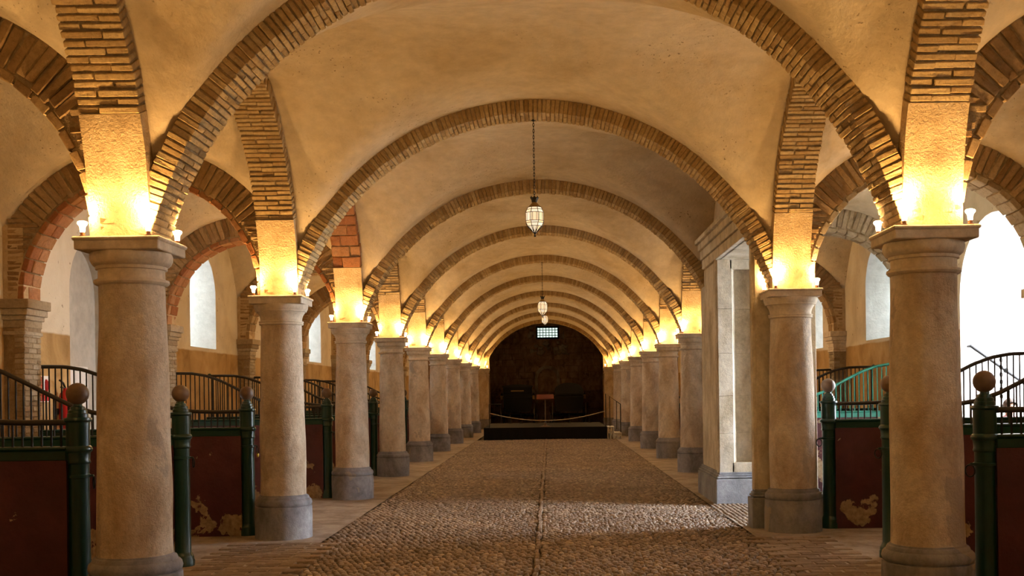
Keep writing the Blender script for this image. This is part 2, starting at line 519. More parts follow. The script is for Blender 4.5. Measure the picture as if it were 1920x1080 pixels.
# brick pavers between the columns and the cobbles
pav = Bricks(floor, True); pav.n = 0
def paver_field(x0, x1, y0, y1, limit):
    k = 0; y = y0; row = 0
    while y < y1:
        x = x0 + (.14 if row % 2 else 0)
        while x < x1:
            inside = all((x - sx * HW(n)) ** 2 + (y - ZN(n)) ** 2 > .36 ** 2 for n in (1, 2, 3) for sx in (-1, 1))
            if inside and k < limit:
                bs = BS['paver']; v, f, me = bs.var[rgc.randrange(6)]
                o = bpy.data.objects.new('paver', me); COL.objects.link(o); o.parent = floor
                o.location = (x, y, -.012 + rgc.uniform(-.002, .002)); o.rotation_euler = (rgc.uniform(-.006, .006), rgc.uniform(-.006, .006), rgc.uniform(-.03, .03)); k += 1
            x += .29
        y += .145; row += 1
paver_field(-3.05, -2.12, 8.9, 11.6, 140)
paver_field(2.28, 3.0, 8.9, 11.6, 140)

# ------------------------------------------------------------------ columns
ORD = ['', 'nearest', 'second', 'third', 'fourth', 'fifth', 'sixth', 'seventh', 'eighth', 'ninth', 'tenth']
def column(n, side):
    sx = -1 if side == 'left' else 1
    x, y = sx * HW(n), ZN(n)
    if n >= 1: lab = f'worn pale stone column with grey base, {ORD[n]} from the front on the {side}'
    else: lab = f'worn stone column standing beside the viewer on the {side}, outside the frame'
    t = thing('stone_column', lab, 'column', (x, y, 0), 'columns along the nave')
    seg = 44 if n <= 3 else 24
    c = (x, y, 0)
    MB().lathe([(.305, -.02), (.305, .10), (.308, .22), (.305, .345), (.290, .350), (.302, .362), (.308, .385), (.302, .41), (.288, .425), (.278, .428), (.276, .44), (.268, .455), (.255, .458), (.25, .47)], c, seg, .008).obj('base', 'base', t, 40)
    prof = [(.247, .46)]
    for i in range(1, 25):
        k = i / 24
        prof.append((.247 - .032 * k ** 1.5, .46 + k * 1.85))
    MB().lathe(prof, c, seg, .011).obj('shaft', 'shaft', t, 50)
    if (side, n) in (('left', 2), ('left', 3), ('right', 2)):
        p = [(.213, 2.29), (.218, 2.292), (.232, 2.297), (.236, 2.306), (.232, 2.318), (.238, 2.322), (.238, 2.334), (.219, 2.338), (.222, 2.37), (.232, 2.40), (.252, 2.43), (.256, 2.436), (.272, 2.438), (.272, 2.45), (.276, 2.455), (.284, 2.475), (.287, 2.50), (.285, 2.515)]
    else:
        p = [(.213, 2.29), (.222, 2.292), (.238, 2.30), (.246, 2.312), (.243, 2.328), (.222, 2.335), (.217, 2.342), (.217, 2.395), (.232, 2.40), (.232, 2.42), (.242, 2.424), (.258, 2.44), (.268, 2.463), (.269, 2.49), (.262, 2.512), (.25, 2.515)]
    MB().lathe(p, c, seg).obj('capital', 'capital', t, 40)
    ab = MB(); s_ = .29
    ab.box(x - s_ + .012, x + s_ - .012, y - s_ + .012, y + s_ - .012, 2.512, 2.575, .006)
    ab.box(x - s_, x + s_, y - s_, y + s_, 2.572, 2.60, .009)
    ab.obj('abacus', 'capital', t)
    if not (side == 'right' and n == 3):
        ib = MB(); q = .165; nn = 9
        ib.box(x - q, x + q, y - q, y + q, 2.595, 3.0)
        ib.obj('impost_block', 'springer', t)
        MB().box(x - .19, x + .19, y - .185, y + .185, 2.95, 3.62).obj('spandrel_fill', 'plaster', t)
    return t
SIDES = ('left', 'right')
for n in range(0, NLAST):
    for side in SIDES:
        if side == 'right' and n == 3: continue
        column(n, side)

# ------------------------------------------------------------------ arches across the nave
def nave_geo(n):
    a = HW(n) - .20
    R = (a * a + RISE * RISE) / (2 * RISE)
    return R, CROWN - R
def nave_arch(n):
    R, cz = nave_geo(n); y = ZN(n)
    if n == 10: lab = 'brick arch at the far end of the nave, framing the dark end wall'
    elif n >= 1: lab = f'thin-brick arch spanning the nave, {ORD[n]} from the front'
    else: lab = 'brick arch spanning the nave above the viewer, outside the frame'
    t = thing('nave_arch', lab, 'arch', (0, y, H), 'brick arches across the nave')
    a0 = math.asin((H - cz) / R)
    mb = MB(); arch_ring(mb, 'x', (0, cz), R + .008, R + .145, a0 - .01, PI - a0 + .01, y - .19, y + .19, 64)
    mb.obj('mortar_core', 'mortar', t, 30)
    B = Bricks(t, n in (1, 2)); bs = BS['nave']
    cnt = 148 if n in (1, 2) else 130
    k = 0
    for i in range(cnt):
        a = a0 + (PI - 2 * a0) * (i + .5) / cnt
        pitch = R * (PI - 2 * a0) / cnt
        for (d, off) in (((.255, -.07), (.130, .133)) if i % 2 else ((.130, -.133), (.255, .07))):
            m = frame('x', y + off + random.uniform(-.005, .005), a + random.uniform(-.0012, .0012), R + .075 + random.uniform(-.005, .004), (0, cz))
            # alternate sides: local x points along -y or +y; symmetric, so only the scale matters
            S = Matrix.Diagonal((d / .20, (pitch - random.uniform(.006, .011)) / .040, 1, 1))
            B.put(bs, m @ S); k += 1
    B.done()
for n in range(0, NLAST + 1): nave_arch(n)

# ------------------------------------------------------------------ arches along the colonnades
TH1 = math.asin(.78 / LR)
def long_arch(n, side):
    """between column n and n+1"""
    sx = -1 if side == 'left' else 1
    x = sx * (HW(n) + HW(n + 1)) / 2; y = (ZN(n) + ZN(n + 1)) / 2
    if n >= 1: lab = f'brick arch running along the {side} colonnade between the {ORD[n]} and {ORD[n + 1]} columns'
    else: lab = f'brick arch along the {side} colonnade, running from the nearest column towards the viewer'
    t = thing('colonnade_arch', lab, 'arch', (x, y, H), 'brick arches along the colonnades')
    dx_ = sx * (HW(n + 1) - HW(n)) / D
    for (a0, a1) in ((0, TH1), (PI - TH1, PI)):
        mb = MB(); arch_ring(mb, 'y', (y, H), LR, LR + .15, a0, a1, x - .20, x + .20, 14, .02)
        mb.obj('springer', 'springer', t, 40)
    mb = MB(); arch_ring(mb, 'y', (y, H), LR + .016, LR + .145, TH1 - .01, PI - TH1 + .01, x - .188, x + .188, 48)
    mb.obj('mortar_core', 'mortar', t, 30)
    terra = side == 'left' and n == 2
    bs = BS['terra'] if terra else BS['long']
    single = n <= 2
    B = Bricks(t, single)
    L = LR * (PI - 2 * TH1); cnt = int(L / (.165 if terra else .0525)); pitch = L / cnt
    for i in range(cnt):
        a = TH1 + (PI - 2 * TH1) * (i + .5) / cnt
        B.single = single and not (n == 0 and a > 1.9) and not (n >= 1 and a < 1.0 and n > 1)
        for (d, off) in (((.255, -.0725), (.135, .1325)) if i % 2 else ((.135, -.1325), (.255, .0725))):
            m = frame('y', x + off + random.uniform(-.006, .006), a + random.uniform(-.0015, .0015), LR + .075 + random.uniform(-.008, .006), (y, H))
            B.put(bs, m @ Matrix.Diagonal((d / .20, (pitch - random.uniform(.011, .018)) / bs.dims[1], 1, 1)))
    B.done()
for n in range(0, NLAST):
    for side in SIDES:
        if side == 'right' and n == 2: continue
        long_arch(n, side)

# ------------------------------------------------------------------ arches across the aisles
def aisle_arch(n, side):
    sx = -1 if side == 'left' else 1
    xi, xo = HW(n) + .20, PILX
    a = (xo - xi) / 2; cx = sx * (xi + xo) / 2; y = ZN(n)
    if n >= 1: lab = f'heavy brick arch across the {side} aisle beside the {ORD[n]} column'
    else: lab = f'heavy brick arch across the {side} aisle beside the viewer, outside the frame'
    t = thing('aisle_arch', lab, 'arch', (cx, y, H), 'brick arches across the aisles')
    mb = MB(); arch_ring(mb, 'x', (cx, H), a + .02, a + .375, -.01, PI + .01, y - .185, y + .185, 36)
    mb.obj('mortar_core', 'mortar', t, 30)
    pale = side == 'right' and n in (2, 3)
    bt = BS['tile_pale'] if pale else (BS['tile'] if n in (2, 3) and side == 'left' else BS['tile_dark']); br = BS['aisle_pale'] if (side == 'right' and n == 3) else BS['aisle']
    B = Bricks(t, n in (1, 2, 3))
    cnt = int(PI * a / .145)
    for i in range(cnt):                                   # soffit tiles
        an = PI * (i + .5) / cnt; pitch = PI * a / cnt
        for off in ((-.1, .1) if i % 2 else (-.14, .06)):
            d = .19 if i % 2 else (.11 if off < 0 else .27)
            m = frame('x', y + off, an, a + .03 + random.uniform(-.008, .006), (cx, H))
            B.put(bt, m @ Matrix.Diagonal((d / .2, (pitch - .012) / .135, 1, 1)))
    ra = math.radians(36)
    L = (PI - 2 * ra) * (a + .2); cnt = int(L / .078); pitch = L / cnt * a / (a + .2)
    for i in range(cnt):                                   # long radial bricks
        an = ra + (PI - 2 * ra) * (i + .5) / cnt
        m = frame('x', y + random.uniform(-.008, .008), an + random.uniform(-.006, .006), a + .065 + .15 + random.uniform(-.012, .02), (cx, H))
        B.put(br, m @ Matrix.Diagonal((1, (pitch - random.uniform(.004, .012)) / .062 * 1.1, random.uniform(.93, 1.08), 1)))
    bc = BS['course']                                       # level courses near the springing
    zc = H + .03
    while zc < H + (a + .30) * math.sin(ra) + .06:
        h = zc - H
        xin = math.sqrt(max(0, (a + .065) ** 2 - h * h)); xout = min(math.sqrt((a + .385) ** 2 - h * h), a + .17)
        for s2 in (-1, 1):
            lo, hi = xin, xout
            if h > (a + .1) * math.sin(ra): lo = h / math.tan(ra) + .02
            if hi - lo < .05: continue
            k = 2 if random.random() < .5 and hi - lo > .2 else 1
            cut = [lo, hi] if k == 1 else [lo, lo + (hi - lo) * random.uniform(.35, .65), hi]
            for q in range(len(cut) - 1):
                w_ = cut[q + 1] - cut[q] - .010
                m = Matrix.Translation((cx + s2 * (cut[q] + cut[q + 1]) / 2, y, zc + .02 + random.uniform(-.004, .004)))
                B.put(bc, m @ Matrix.Diagonal((w_ / .22, (.395 + random.uniform(-.015, .01)) / .11, 1.0, 1)))
        zc += .056
    B.done()
for n in range(0, NLAST):
    for side in SIDES: aisle_arch(n, side)

# ------------------------------------------------------------------ vaults
def smax(a, b, k=13.0):
    m = max(a, b); return m + math.log(math.exp(k * (a - m)) + math.exp(k * (b - m))) / k
ceil = thing('ceiling', None, None, kind='structure')
def zB(y, ym, ext=.135):
    d = (LR + ext) ** 2 - (y - ym) ** 2
    return H + (math.sqrt(d) if d > 0 else 0)
def lerp(a, b, k): return a + (b - a) * k
def nave_vault(n):
    y0, y1 = ZN(n), ZN(n + 1); ym = (y0 + y1) / 2
    nx, ny = 49, 41; P = []
    for i in range(nx):
        for j in range(ny):
            k = j / (ny - 1); y = lerp(y0, y1, k); hw = lerp(HW(n), HW(n + 1), k); x = lerp(-hw, hw, i / (nx - 1))
            a = hw - .2; R = (a * a + RISE * RISE) / (2 * RISE); cz = CROWN - R
            d = (R + .135) ** 2 - x * x; za = cz + math.sqrt(max(d, 0))
            z = smax(za, zB(y, ym)) + .05 * math.sin(PI * k) * math.cos(x / hw * PI / 2)
            z += .010 * noise.noise(Vector((x * 1.3, y * 1.3, 0)))
            P.append((x, y, z))
    MB().grid(P, nx, ny, True).obj('nave_vault', 'plaster', ceil, 180)
def aisle_vault(n, side):
    sx = -1 if side == 'left' else 1
    y0, y1 = ZN(n), ZN(n + 1); ym = (y0 + y1) / 2
    nx, ny = 33, 33; P = []
    for i in range(nx):
        for j in range(ny):
            k = j / (ny - 1); y = lerp(y0, y1, k); hw = lerp(HW(n), HW(n + 1), k); x = lerp(hw, WALLX + .02, i / (nx - 1))
            xi = hw + .2; a = (PILX - xi) / 2; cx = (xi + PILX) / 2
            d = (a + .36) ** 2 - (x - cx) ** 2; za = H + math.sqrt(max(d, 0))
            z = smax(za, zB(y, ym), 9) + .010 * noise.noise(Vector((x * 1.3, y * 1.3, 3)))
            P.append((sx * x, y, z))
    MB().grid(P, nx, ny, sx > 0).obj('aisle_vault', 'plaster', ceil, 180)
for n in range(-1, NLAST):
    nave_vault(n)
    for side in SIDES: aisle_vault(n, side)
MB().box(-8.2, 8.2, YBACK - .3, 57.2, 6.3, 6.5).obj('roof_light_seal', 'plaster', ceil)  # unseen slab added over everything to keep sky light from leaking in

# ------------------------------------------------------------------ outer walls
def arch_hole(yc, hw, zb, zs, rise, n=18):
    """points of the opening going round: bottom left, up, over, down"""
    pts = [(yc - hw, zb), (yc - hw, zs)]
    for i in range(1, n):
        a = PI - PI * i / n
        pts.append((yc + hw * math.cos(a), zs + rise * math.sin(a)))
    pts += [(yc + hw, zs), (yc + hw, zb)]
    return pts
def wall_face(mb, x, y0, y1, z0, z1, holes, flip):
    """vertical wall in the plane x with arched openings"""
    def quad(a, b, c, d):
        q = [(x, *a), (x, *b), (x, *c), (x, *d)]
        mb.add(q, [(3, 2, 1, 0) if flip else (0, 1, 2, 3)])
    ycur = y0
    for (yc, hw, zb, zs, rise) in sorted(holes):
        quad((ycur, z0), (yc - hw, z0), (yc - hw, z1), (ycur, z1))
        if zb > z0: quad((yc - hw, z0), (yc + hw, z0), (yc + hw, zb), (yc - hw, zb))
        pts = arch_hole(yc, hw, zb, zs, rise)[1:-1]
        for p, q in zip(pts, pts[1:]): quad(p, q, (q[0], z1), (p[0], z1))
        ycur = yc + hw
    quad((ycur, z0), (y1, z0), (y1, z1), (ycur, z1))
def reveal(mb, x0, x1, hole, hole2, flip, closed_bottom=True):
    a = arch_hole(*hole); b = arch_hole(*hole2)
    if closed_bottom: a = a + [a[0]]; b = b + [b[0]]
    for i in range(len(a) - 1):
        q = [(x0, *a[i]), (x0, *a[i + 1]), (x1, *b[i + 1]), (x1, *b[i])]
        mb.add(q, [(0, 1, 2, 3) if flip else (3, 2, 1, 0)])
WIN = {}
wn = 0
for side in SIDES:
    sx = -1 if side == 'left' else 1
    holes = []
    for n in ([0, 1] if side == 'right' else []) + list(range(3, NLAST - 1)):
        yc = ZN(n) + D / 2
        holes.append((yc, .70, 2.36, 3.25, .70))
    if side == 'right': door = (ZN(2) + D / 2 - .42, 1.12, 0.0, 2.72, .98)
    else: door = (ZN(2) + D / 2, .78, 0.0, 2.85, .72)
    mb = MB(); wall_face(mb, sx * WALLX, YBACK, 56.5, -.05, 5.6, holes + [door], sx < 0)
    # outer leaf, so that daylight only enters through the openings
    wall_o = sx * (WALLX + 1.25)
    wl = mb.obj('wall_' + side, 'wall'); wl['kind'] = 'structure'
    mo = MB(); oh = [(h[0], .50, 2.55, 3.2, .5) for h in holes]
    od = [(door[0] + .06, 1.06, -.4, 2.72, .90)] if side == 'right' else []
    wall_face(mo, wall_o, YBACK, 56.5, -.5, 6.4, oh + od, sx > 0)
    mo.add([(sx * WALLX, YBACK, 5.6), (wall_o, YBACK, 5.6), (wall_o, 56.5, 5.6), (sx * WALLX, 56.5, 5.6)], [(0, 1, 2, 3)])
    mo.obj('outer_leaf', 'plaster_white', wl)
    for h, h2 in zip(holes, oh):
        wn += 1
        t = thing(f'window_{wn}', None, None, (wall_o, h[0], h[2]), kind='structure')
        mr = MB(); reveal(mr, sx * WALLX, wall_o, h, h2, sx < 0); mr.obj('reveal', 'plaster_white', t, 40)
        fr = MB(); xo = wall_o - sx * .06
        for q in (-.5, 0, .5): fr.box(xo - .02, xo + .02, h[0] + q - .025, h[0] + q + .025, 2.55, 3.6 if q == 0 else 3.25)
        for zz in (2.57, 2.9, 3.23): fr.box(xo - .02, xo + .02, h[0] - .5, h[0] + .5, zz - .02, zz + .02)
        fr.obj('window_frame', 'white', t)
        MB().box(xo - .004, xo + .004, h[0] - .52, h[0] + .52, 2.52, 3.72).obj('pane', 'glass', t)
        # daylight portal
        ld = bpy.data.lights.new('daylight_portal', 'AREA'); ld.shape = 'RECTANGLE'; ld.size = 1.2; ld.size_y = 1.3
        ld.cycles.is_portal = True
        lo = bpy.data.objects.new('daylight_portal', ld); COL.objects.link(lo); lo.location = (wall_o + sx * .05, h[0], 3.1)
        lo.rotation_euler = (0, sx * PI / 2, 0)
    if side == 'right':
        t = thing('door_1', None, None, (wall_o, door[0], 0), kind='structure')
        mr = MB(); h2 = (door[0] + .06, 1.06, -.4, 2.72, .90); reveal(mr, sx * WALLX, wall_o, door, h2, sx < 0, False)
        mr.obj('reveal', 'plaster_white', t, 40)
        fr = MB()
        for yy in (od[0][0] - 1.06, od[0][0] + 1.06): fr.box(wall_o - .10, wall_o - .02, yy - .05, yy + .05, -.4, 2.75)
        fr.obj('door_frame', 'wood', t)
        for yy, dz in ((od[0][0] - 1.06, -.03), (od[0][0] + 1.06, .03)): MB().box(wall_o + .0, wall_o + 1.0, yy - .03 + dz, yy + .03 + dz, -.38, 2.7, .005).obj('door_leaf', 'wood', t)
        ld = bpy.data.lights.new('daylight_portal', 'AREA'); ld.shape = 'RECTANGLE'; ld.size = 4.2; ld.size_y = 2.4
        ld.cycles.is_portal = True
        lo = bpy.data.objects.new('daylight_portal', ld); COL.objects.link(lo); lo.location = (wall_o + .05, od[0][0], 1.7)
        lo.rotation_euler = (0, PI / 2, 0)
        DOORY = od[0][0]; DOOR = door; WALLO = wall_o
    else:
        t = thing('door_2', None, None, (sx * WALLX, door[0], 0), kind='structure')
        mr = MB(); h2 = (door[0], .74, 0.0, 2.85, .68); reveal(mr, sx * WALLX, sx * (WALLX + .32), door, h2, sx < 0, False)
        mr.obj('reveal', 'plaster_grey', t, 40)
        MB().box(-WALLX - .40, -WALLX - .31, door[0] - .9, door[0] + .9, 0, 3.7).obj('infill', 'plaster_grey', t)
        b2 = MB()
        for yy in (door[0] - .2, door[0] + .2): b2.box(-WALLX - .31, -WALLX - .27, yy - .195, yy + .195, .02, 1.95, .008)
        b2.obj('door_leaf', 'white', t)
ob = MB().box(5.9, 40, -10, 60, -.5, -.4).obj('outside_ground', 'plaster_white', floor)  # white colour stands in for sunlit ground, bouncing daylight through the door
st = MB(); st.box(5.9, 6.6, 12.5, 15.4, -.4, -.2)
st.obj('doorstep', 'screed', floor)

wb = MB().box(-7, 7, YBACK - .2, YBACK, -.1, 6.3).obj('wall_back', 'plaster'); wb['kind'] = 'structure'

# wall pilasters carrying the aisle arches
def pilaster(n, side):
    sx = -1 if side == 'left' else 1; y = ZN(n)
    lab = (f'brick wall pilaster with moulded impost on the {side} wall, beside the {ORD[n]} column' if n >= 1 else f'brick wall pilaster on the {side} wall beside the viewer, outside the frame')
    t = thing('wall_pilaster', lab, 'pilaster', (sx * PILX, y, 0), 'pilasters along the aisle walls')
    x0, x1 = sorted((sx * (PILX + .012), sx * (WALLX + .05)))
    MB().box(x0, x1, y - .19, y + .19, 0, 2.28).obj('mortar_core', 'mortar', t)
    B = Bricks(t, n in (2, 3)); z = .0; r = 0
    if n in (1, 2, 3, 4):
        if n in (2, 3): z = 1.0
        while z < 2.26:
            for (o_, d) in (((-.10, .19), (.10, .19)) if r % 2 else ((-.15, .09), (0, .19), (.15, .09))):
                B.put(BS['pil'], Matrix(((0, 1, 0, sx * (PILX + .05)), (1, 0, 0, y + o_), (0, 0, 1, z + .028), (0, 0, 0, 1))) @ Matrix.Diagonal((d / .2, .9, .9, 1)))
            z += .057; r += 1
        B.done()
    im = MB()
    for (z0, z1, p) in ((2.22, 2.26, .02), (2.30, 2.38, .015), (2.38, 2.43, .035), (2.43, 2.50, .06), (2.50, 2.60, .085)):
        a, b_ = sorted((sx * (PILX - p), sx * (WALLX + .05)))
        im.box(a, b_, y - .19 - p, y + .19 + p, z0, z1, .006)
    a, b_ = sorted((sx * (PILX - .005), sx * (WALLX + .05)))
    im.box(a, b_, y - .195, y + .195, 2.25, 2.31)
    im.obj('impost', 'capital' if side == 'right' else 'brick_pale', t)
    mb = MB(); a, b_ = sorted((sx * PILX, sx * (WALLX + .05))); mb.box(a, b_, y - .19, y + .19, 2.6, 3.4); mb.obj('springer', 'springer', t)
for n in range(0, NLAST):
    for side in SIDES: pilaster(n, side)

# ------------------------------------------------------------------ stone portal on the right, in place of the third column
PX0, PX1 = 2.40, 3.10
PY0, PY1 = 12.52, 15.0
PZ = 3.28
t = thing('stone_portal', 'tall pale stone doorway with panelled jambs and flat lintel between the right columns', 'doorway', ((PX0 + PX1) / 2, (PY0 + PY1) / 2, 0))
def jamb(y0, y1, face, name):
    """face -1: panelled face looks to -y (far jamb); +1: looks to +y (near jamb)"""
    p = MB()
    yf = y0 if face < 0 else y1
    p.box(PX0 + .02, PX1 - .02, y0 + (.15 if face < 0 else 0), y1 - (.09 if face > 0 else 0), .42, PZ)
    # border of the recessed panel, block by block
    fa, fb = (yf, yf + .16) if face < 0 else (yf - .10, yf)
    q = .17
    zs = [.42, .95, 1.45, 2.02, 2.62, PZ]
    o = p.obj(name, 'portal', t)
    for i in range(5):
        for (xa, xb) in ((PX0, PX0 + q + .03), (PX1 - q, PX1)):
            MB().box(xa, xb, fa, fb, zs[i] + .001, zs[i + 1] - .001, .006).obj('jamb_block', 'portal', o)
        MB().box(PX0 + q + .03, PX1 - q, min(fa, fb) + (.13 if face < 0 else -.0), max(fa, fb) - (.075 if face > 0 else 0), zs[i] + .001, zs[i + 1] - .001, .004).obj('panel_block', 'portal', o)
    MB().box(PX0 + q, PX1 - q + .02, fa, fb, .42, .56, .006).obj('panel_sill', 'portal', o)
    MB().box(PX0 + q, PX1 - q + .02, fa, fb, PZ - .13, PZ, .006).obj('panel_head', 'portal', o)
    # slanting inner edge of the panel
    for (xa, xb) in ((PX0 + q + .025, PX0 + q + .085), (PX1 - q, PX1 - q - .05)):
        ya, yb = (fa + .005, fb - .02) if face < 0 else (fb - .005, fa + .02)
        v = [(xa, ya, .5), (xb, yb, .5), (xb, yb, PZ - .08), (xa, ya, PZ - .08), (xa, yb, .5), (xa, yb, PZ - .08)]
        MB().add(v, [(0, 1, 2, 3), (0, 3, 5, 4), (0, 4, 1), (3, 2, 5)]).obj('panel_edge', 'portal', o)
    # pilaster strips on the nave side
    st_ = MB()
    st_.box(PX0 - .02, PX0 + .03, (y0 if face < 0 else y1 - .17) + .03, (y0 + .17 if face < 0 else y1) - .03, .42, PZ + .02, .01)
    st_.obj('architrave', 'portal', o)
    b = MB()
    m = .055
    b.box(PX0 - m, PX1 + m, y0 - m, y1 + m, -.02, .34, .008)
    b.box(PX0 - m + .012, PX1 + m - .012, y0 - m + .012, y1 + m - .012, .345, .375, .012)
    b.box(PX0 - m + .03, PX1 + m - .03, y0 - m + .03, y1 + m - .03, .375, .40, .008)
    b.box(PX0 - .01, PX1 + .01, y0 - .01, y1 + .01, .40, .43, .006)
    b.obj('plinth', 'portal_base', o)
jamb(PY1, 16.75, -1, 'far_jamb')
jamb(12.36, PY0, 1, 'near_jamb')
lt = MB()
lt.box(PX0 + .03, PX1 - .03, 12.30, 16.75, PZ, PZ + .10, .006)
lo_ = lt.obj('lintel', 'portal', t)
for (z0, z1, p) in ((PZ, PZ + .13, .03), (PZ + .135, PZ + .26, .055), (PZ + .265, PZ + .36, .085), (PZ + .36, PZ + .42, .13)):
    MB().box(PX0 - p, PX0 + .06, 12.30, 16.2 + p, z0, z1, .006).obj('moulding', 'portal', lo_)
sp = MB(); sp.box(PX0 + .12, PX1 - .05, 12.25, 16.85, PZ + .05, 4.85)
sp.obj('wall_above', 'plaster', t)

# ------------------------------------------------------------------ far end
wl = thing('wall_end', None, None, (0, 56.5, 0), kind='structure')
EY = 56.5
es = 2100.0 / EY
mb = MB()
# rough masonry wall built of blocks around the window, the niche and the putlog holes
wx0, wx1, wz0, wz1 = -.48, .60, 4.30, 4.84
MB().box(-7, 7, EY + .28, EY + .5, -.1, 4.0).obj('backing_low', 'endwall', wl)
MB().box(-7, wx0 - .05, EY + .28, EY + .5, 4.0, 6.4).obj('backing', 'endwall', wl)
MB().box(wx1 + .05, 7, EY + .28, EY + .5, 4.0, 6.4).obj('backing', 'endwall', wl)
MB().box(wx0 - .05, wx1 + .05, EY + .28, EY + .5, 4.0, wz0 - .05).obj('backing', 'endwall', wl)
MB().box(wx0 - .05, wx1 + .05, EY + .28, EY + .5, wz1 + .05, 6.4).obj('backing', 'endwall', wl)
rg = random.Random(11)
me_b = []
for i in range(6):
    v, f = cbox(.5, .15, .5, .02, .012, rg); me_b.append(MB().add(v, f).mesh('stone', 'endwall'))
holes_ = [(-.33, 3.13, .11), (2.12, 3.13, .11), (2.12, 1.95, .11)]
z = 0.0
NIC, NIW, NIZ = .02, .47, 2.25
while z < 6.2:
    hh = rg.uniform(.24, .40); x = -3.2 - rg.uniform(0, .5)
    while x < 3.2:
        ww = rg.uniform(.35, .85); cx, cz = x + ww / 2, z + hh / 2
        skip = (wx0 - .5 < cx < wx1 + .5 and 3.35 < cz < 5.0) or (abs(cx - NIC) < NIW + .22 and cz < NIZ + .62)
        for (hx_, hz_, r_) in holes_:
            if abs(cx - hx_) < ww / 2 + r_ and abs(cz - hz_) < hh / 2 + r_ * .6: skip = True
        if not skip:
            o = bpy.data.objects.new('stone', me_b[rg.randrange(6)]); COL.objects.link(o); o.parent = wl
            o.location = (cx, .17 + rg.uniform(-.02, .02), cz); o.scale = (ww - .015, 1, hh - .015)
        x += ww
    z += hh
# niche with raised arch band in the middle
na = MB(); arch_ring(na, 'x', (NIC, NIZ), NIW, NIW + .17, 0, PI, EY - .06, EY + .3, 20)
na.box(NIC - NIW - .17, NIC - NIW, EY - .06, EY + .3, 1.0, NIZ); na.box(NIC + NIW, NIC + NIW + .17, EY - .06, EY + .3, 1.0, NIZ)
na.box(NIC - NIW - .75, NIC - NIW - .17, EY - .02, EY + .3, 1.45, 1.72); na.box(NIC + NIW + .17, NIC + NIW + .75, EY - .02, EY + .3, 1.45, 1.72)
na.obj('niche_surround', 'rubble', wl)
MB().box(NIC - NIW, NIC + NIW, EY + .15, EY + .3, .0, NIZ + NIW).obj('niche_back', 'endwall', wl)
rb = []
for i in range(4):
    v, f = cbox(.5, .12, .5, .08, .10, rg); rb.append(MB().add(v, f).mesh('rubble_stone', 'rubble'))
for k in range(46):
    x = rg.uniform(wx0 - .42, wx1 + .42); z = rg.uniform(3.35, 4.95)
    if wx0 - .2 < x < wx1 + .2 and z > wz0 - .2: continue
    o = bpy.data.objects.new('rubble_stone', rb[k % 4]); COL.objects.link(o); o.parent = wl
    o.location = (x, .24, z); s_ = rg.uniform(.12, .28); o.scale = (s_ * 1.3, 1, s_)
    o.rotation_euler.y = rg.uniform(-.5, .5)
wt = thing('window_end', None, None, ((wx0 + wx1) / 2, EY + .35, wz0), kind='structure')
fr = MB(); yy = EY + .34
for i in range(8):
    x = wx0 + (wx1 - wx0) * i / 7; r_ = .035 if i in (0, 7) else .017; fr.box(x - r_, x + r_, yy - .03, yy + .03, wz0, wz1)
for i in range(5):
    z = wz0 + (wz1 - wz0) * i / 4; r_ = .035 if i in (0, 4) else .017; fr.box(wx0, wx1, yy - .03, yy + .03, z - r_, z + r_)
fr.box(wx0 - .07, wx0 - .0, yy - .03, yy + .03, wz0 - .07, wz1 + .07); fr.box(wx1, wx1 + .07, yy - .03, yy + .03, wz0 - .07, wz1 + .07)
fr.box(wx0, wx1, yy - .03, yy + .03, wz0 - .07, wz0); fr.box(wx0, wx1, yy - .03, yy + .03, wz1, wz1 + .07)
fr.obj('window_frame', 'iron', wt)
pm = MB().box(-.066, .066, -.004, .004, -.058, .058).mesh('pane', 'glass_end')
for i in range(7):
    for j in range(4):
        link('pane', pm, wt, (wx0 + (wx1 - wx0) * (i + .5) / 7, yy, wz0 + (wz1 - wz0) * (j + .5) / 4))
ld = bpy.data.lights.new('daylight_portal', 'AREA'); ld.shape = 'RECTANGLE'; ld.size = 1.1; ld.size_y = .6; ld.cycles.is_portal = True
lo = bpy.data.objects.new('daylight_portal', ld); COL.objects.link(lo); lo.location = ((wx0 + wx1) / 2, EY + .6, (wz0 + wz1) / 2); lo.rotation_euler = (-PI / 2, 0, 0)
for sg, nm in ((-1, 'wall_end_left'), (1, 'wall_end_right')):
    a, b_ = sorted((sg * 2.95, sg * 5.8))
    q = MB(); q.box(a, b_, 48.25, EY + .3, -.05, 6.3)
    a, b_ = sorted((sg * 2.45, sg * 5.8)); q.box(a, b_, 48.22, 48.5, -.05, 4.2)
    q.obj(nm, 'endwall')['kind'] = 'structure'
q = MB()
P = []
for i in range(25):      # tympanum above the last arch
    R, cz = nave_geo(10); x = -2.95 + 5.9 * i / 24
    zz = cz + math.sqrt(max((R + .03) ** 2 - x * x, 0)); P += [(x, 48.2, max(zz, H)), (x, 48.2, 6.3)]
q.grid(P, 25, 2); q.obj('wall_tympanum', 'plaster')['kind'] = 'structure'
for sg, side in ((-1, 'left'), (1, 'right')):
    y = ZN(10); x = sg * 2.72
    t = thing('end_pilaster', f'square stone pilaster carrying the last arch on the {side}', 'pilaster', (x, y, 0), 'pilasters at the far end of the nave')
    MB().box(x - .30, x + .30, y - .30, y + .28, 0, .42, .02).obj('base', 'base', t)
    MB().box(x - .24, x + .24, y - .24, y + .28, .42, 2.3, .015).obj('shaft', 'shaft', t)
    c_ = MB()
    for (z0, z1, p) in ((2.3, 2.34, .03), (2.34, 2.42, .0), (2.42, 2.5, .03), (2.5, 2.6, .055)): c_.box(x - .24 - p, x + .24 + p, y - .24 - p, y + .28, z0, z1, .008)
    c_.obj('capital', 'capital', t)

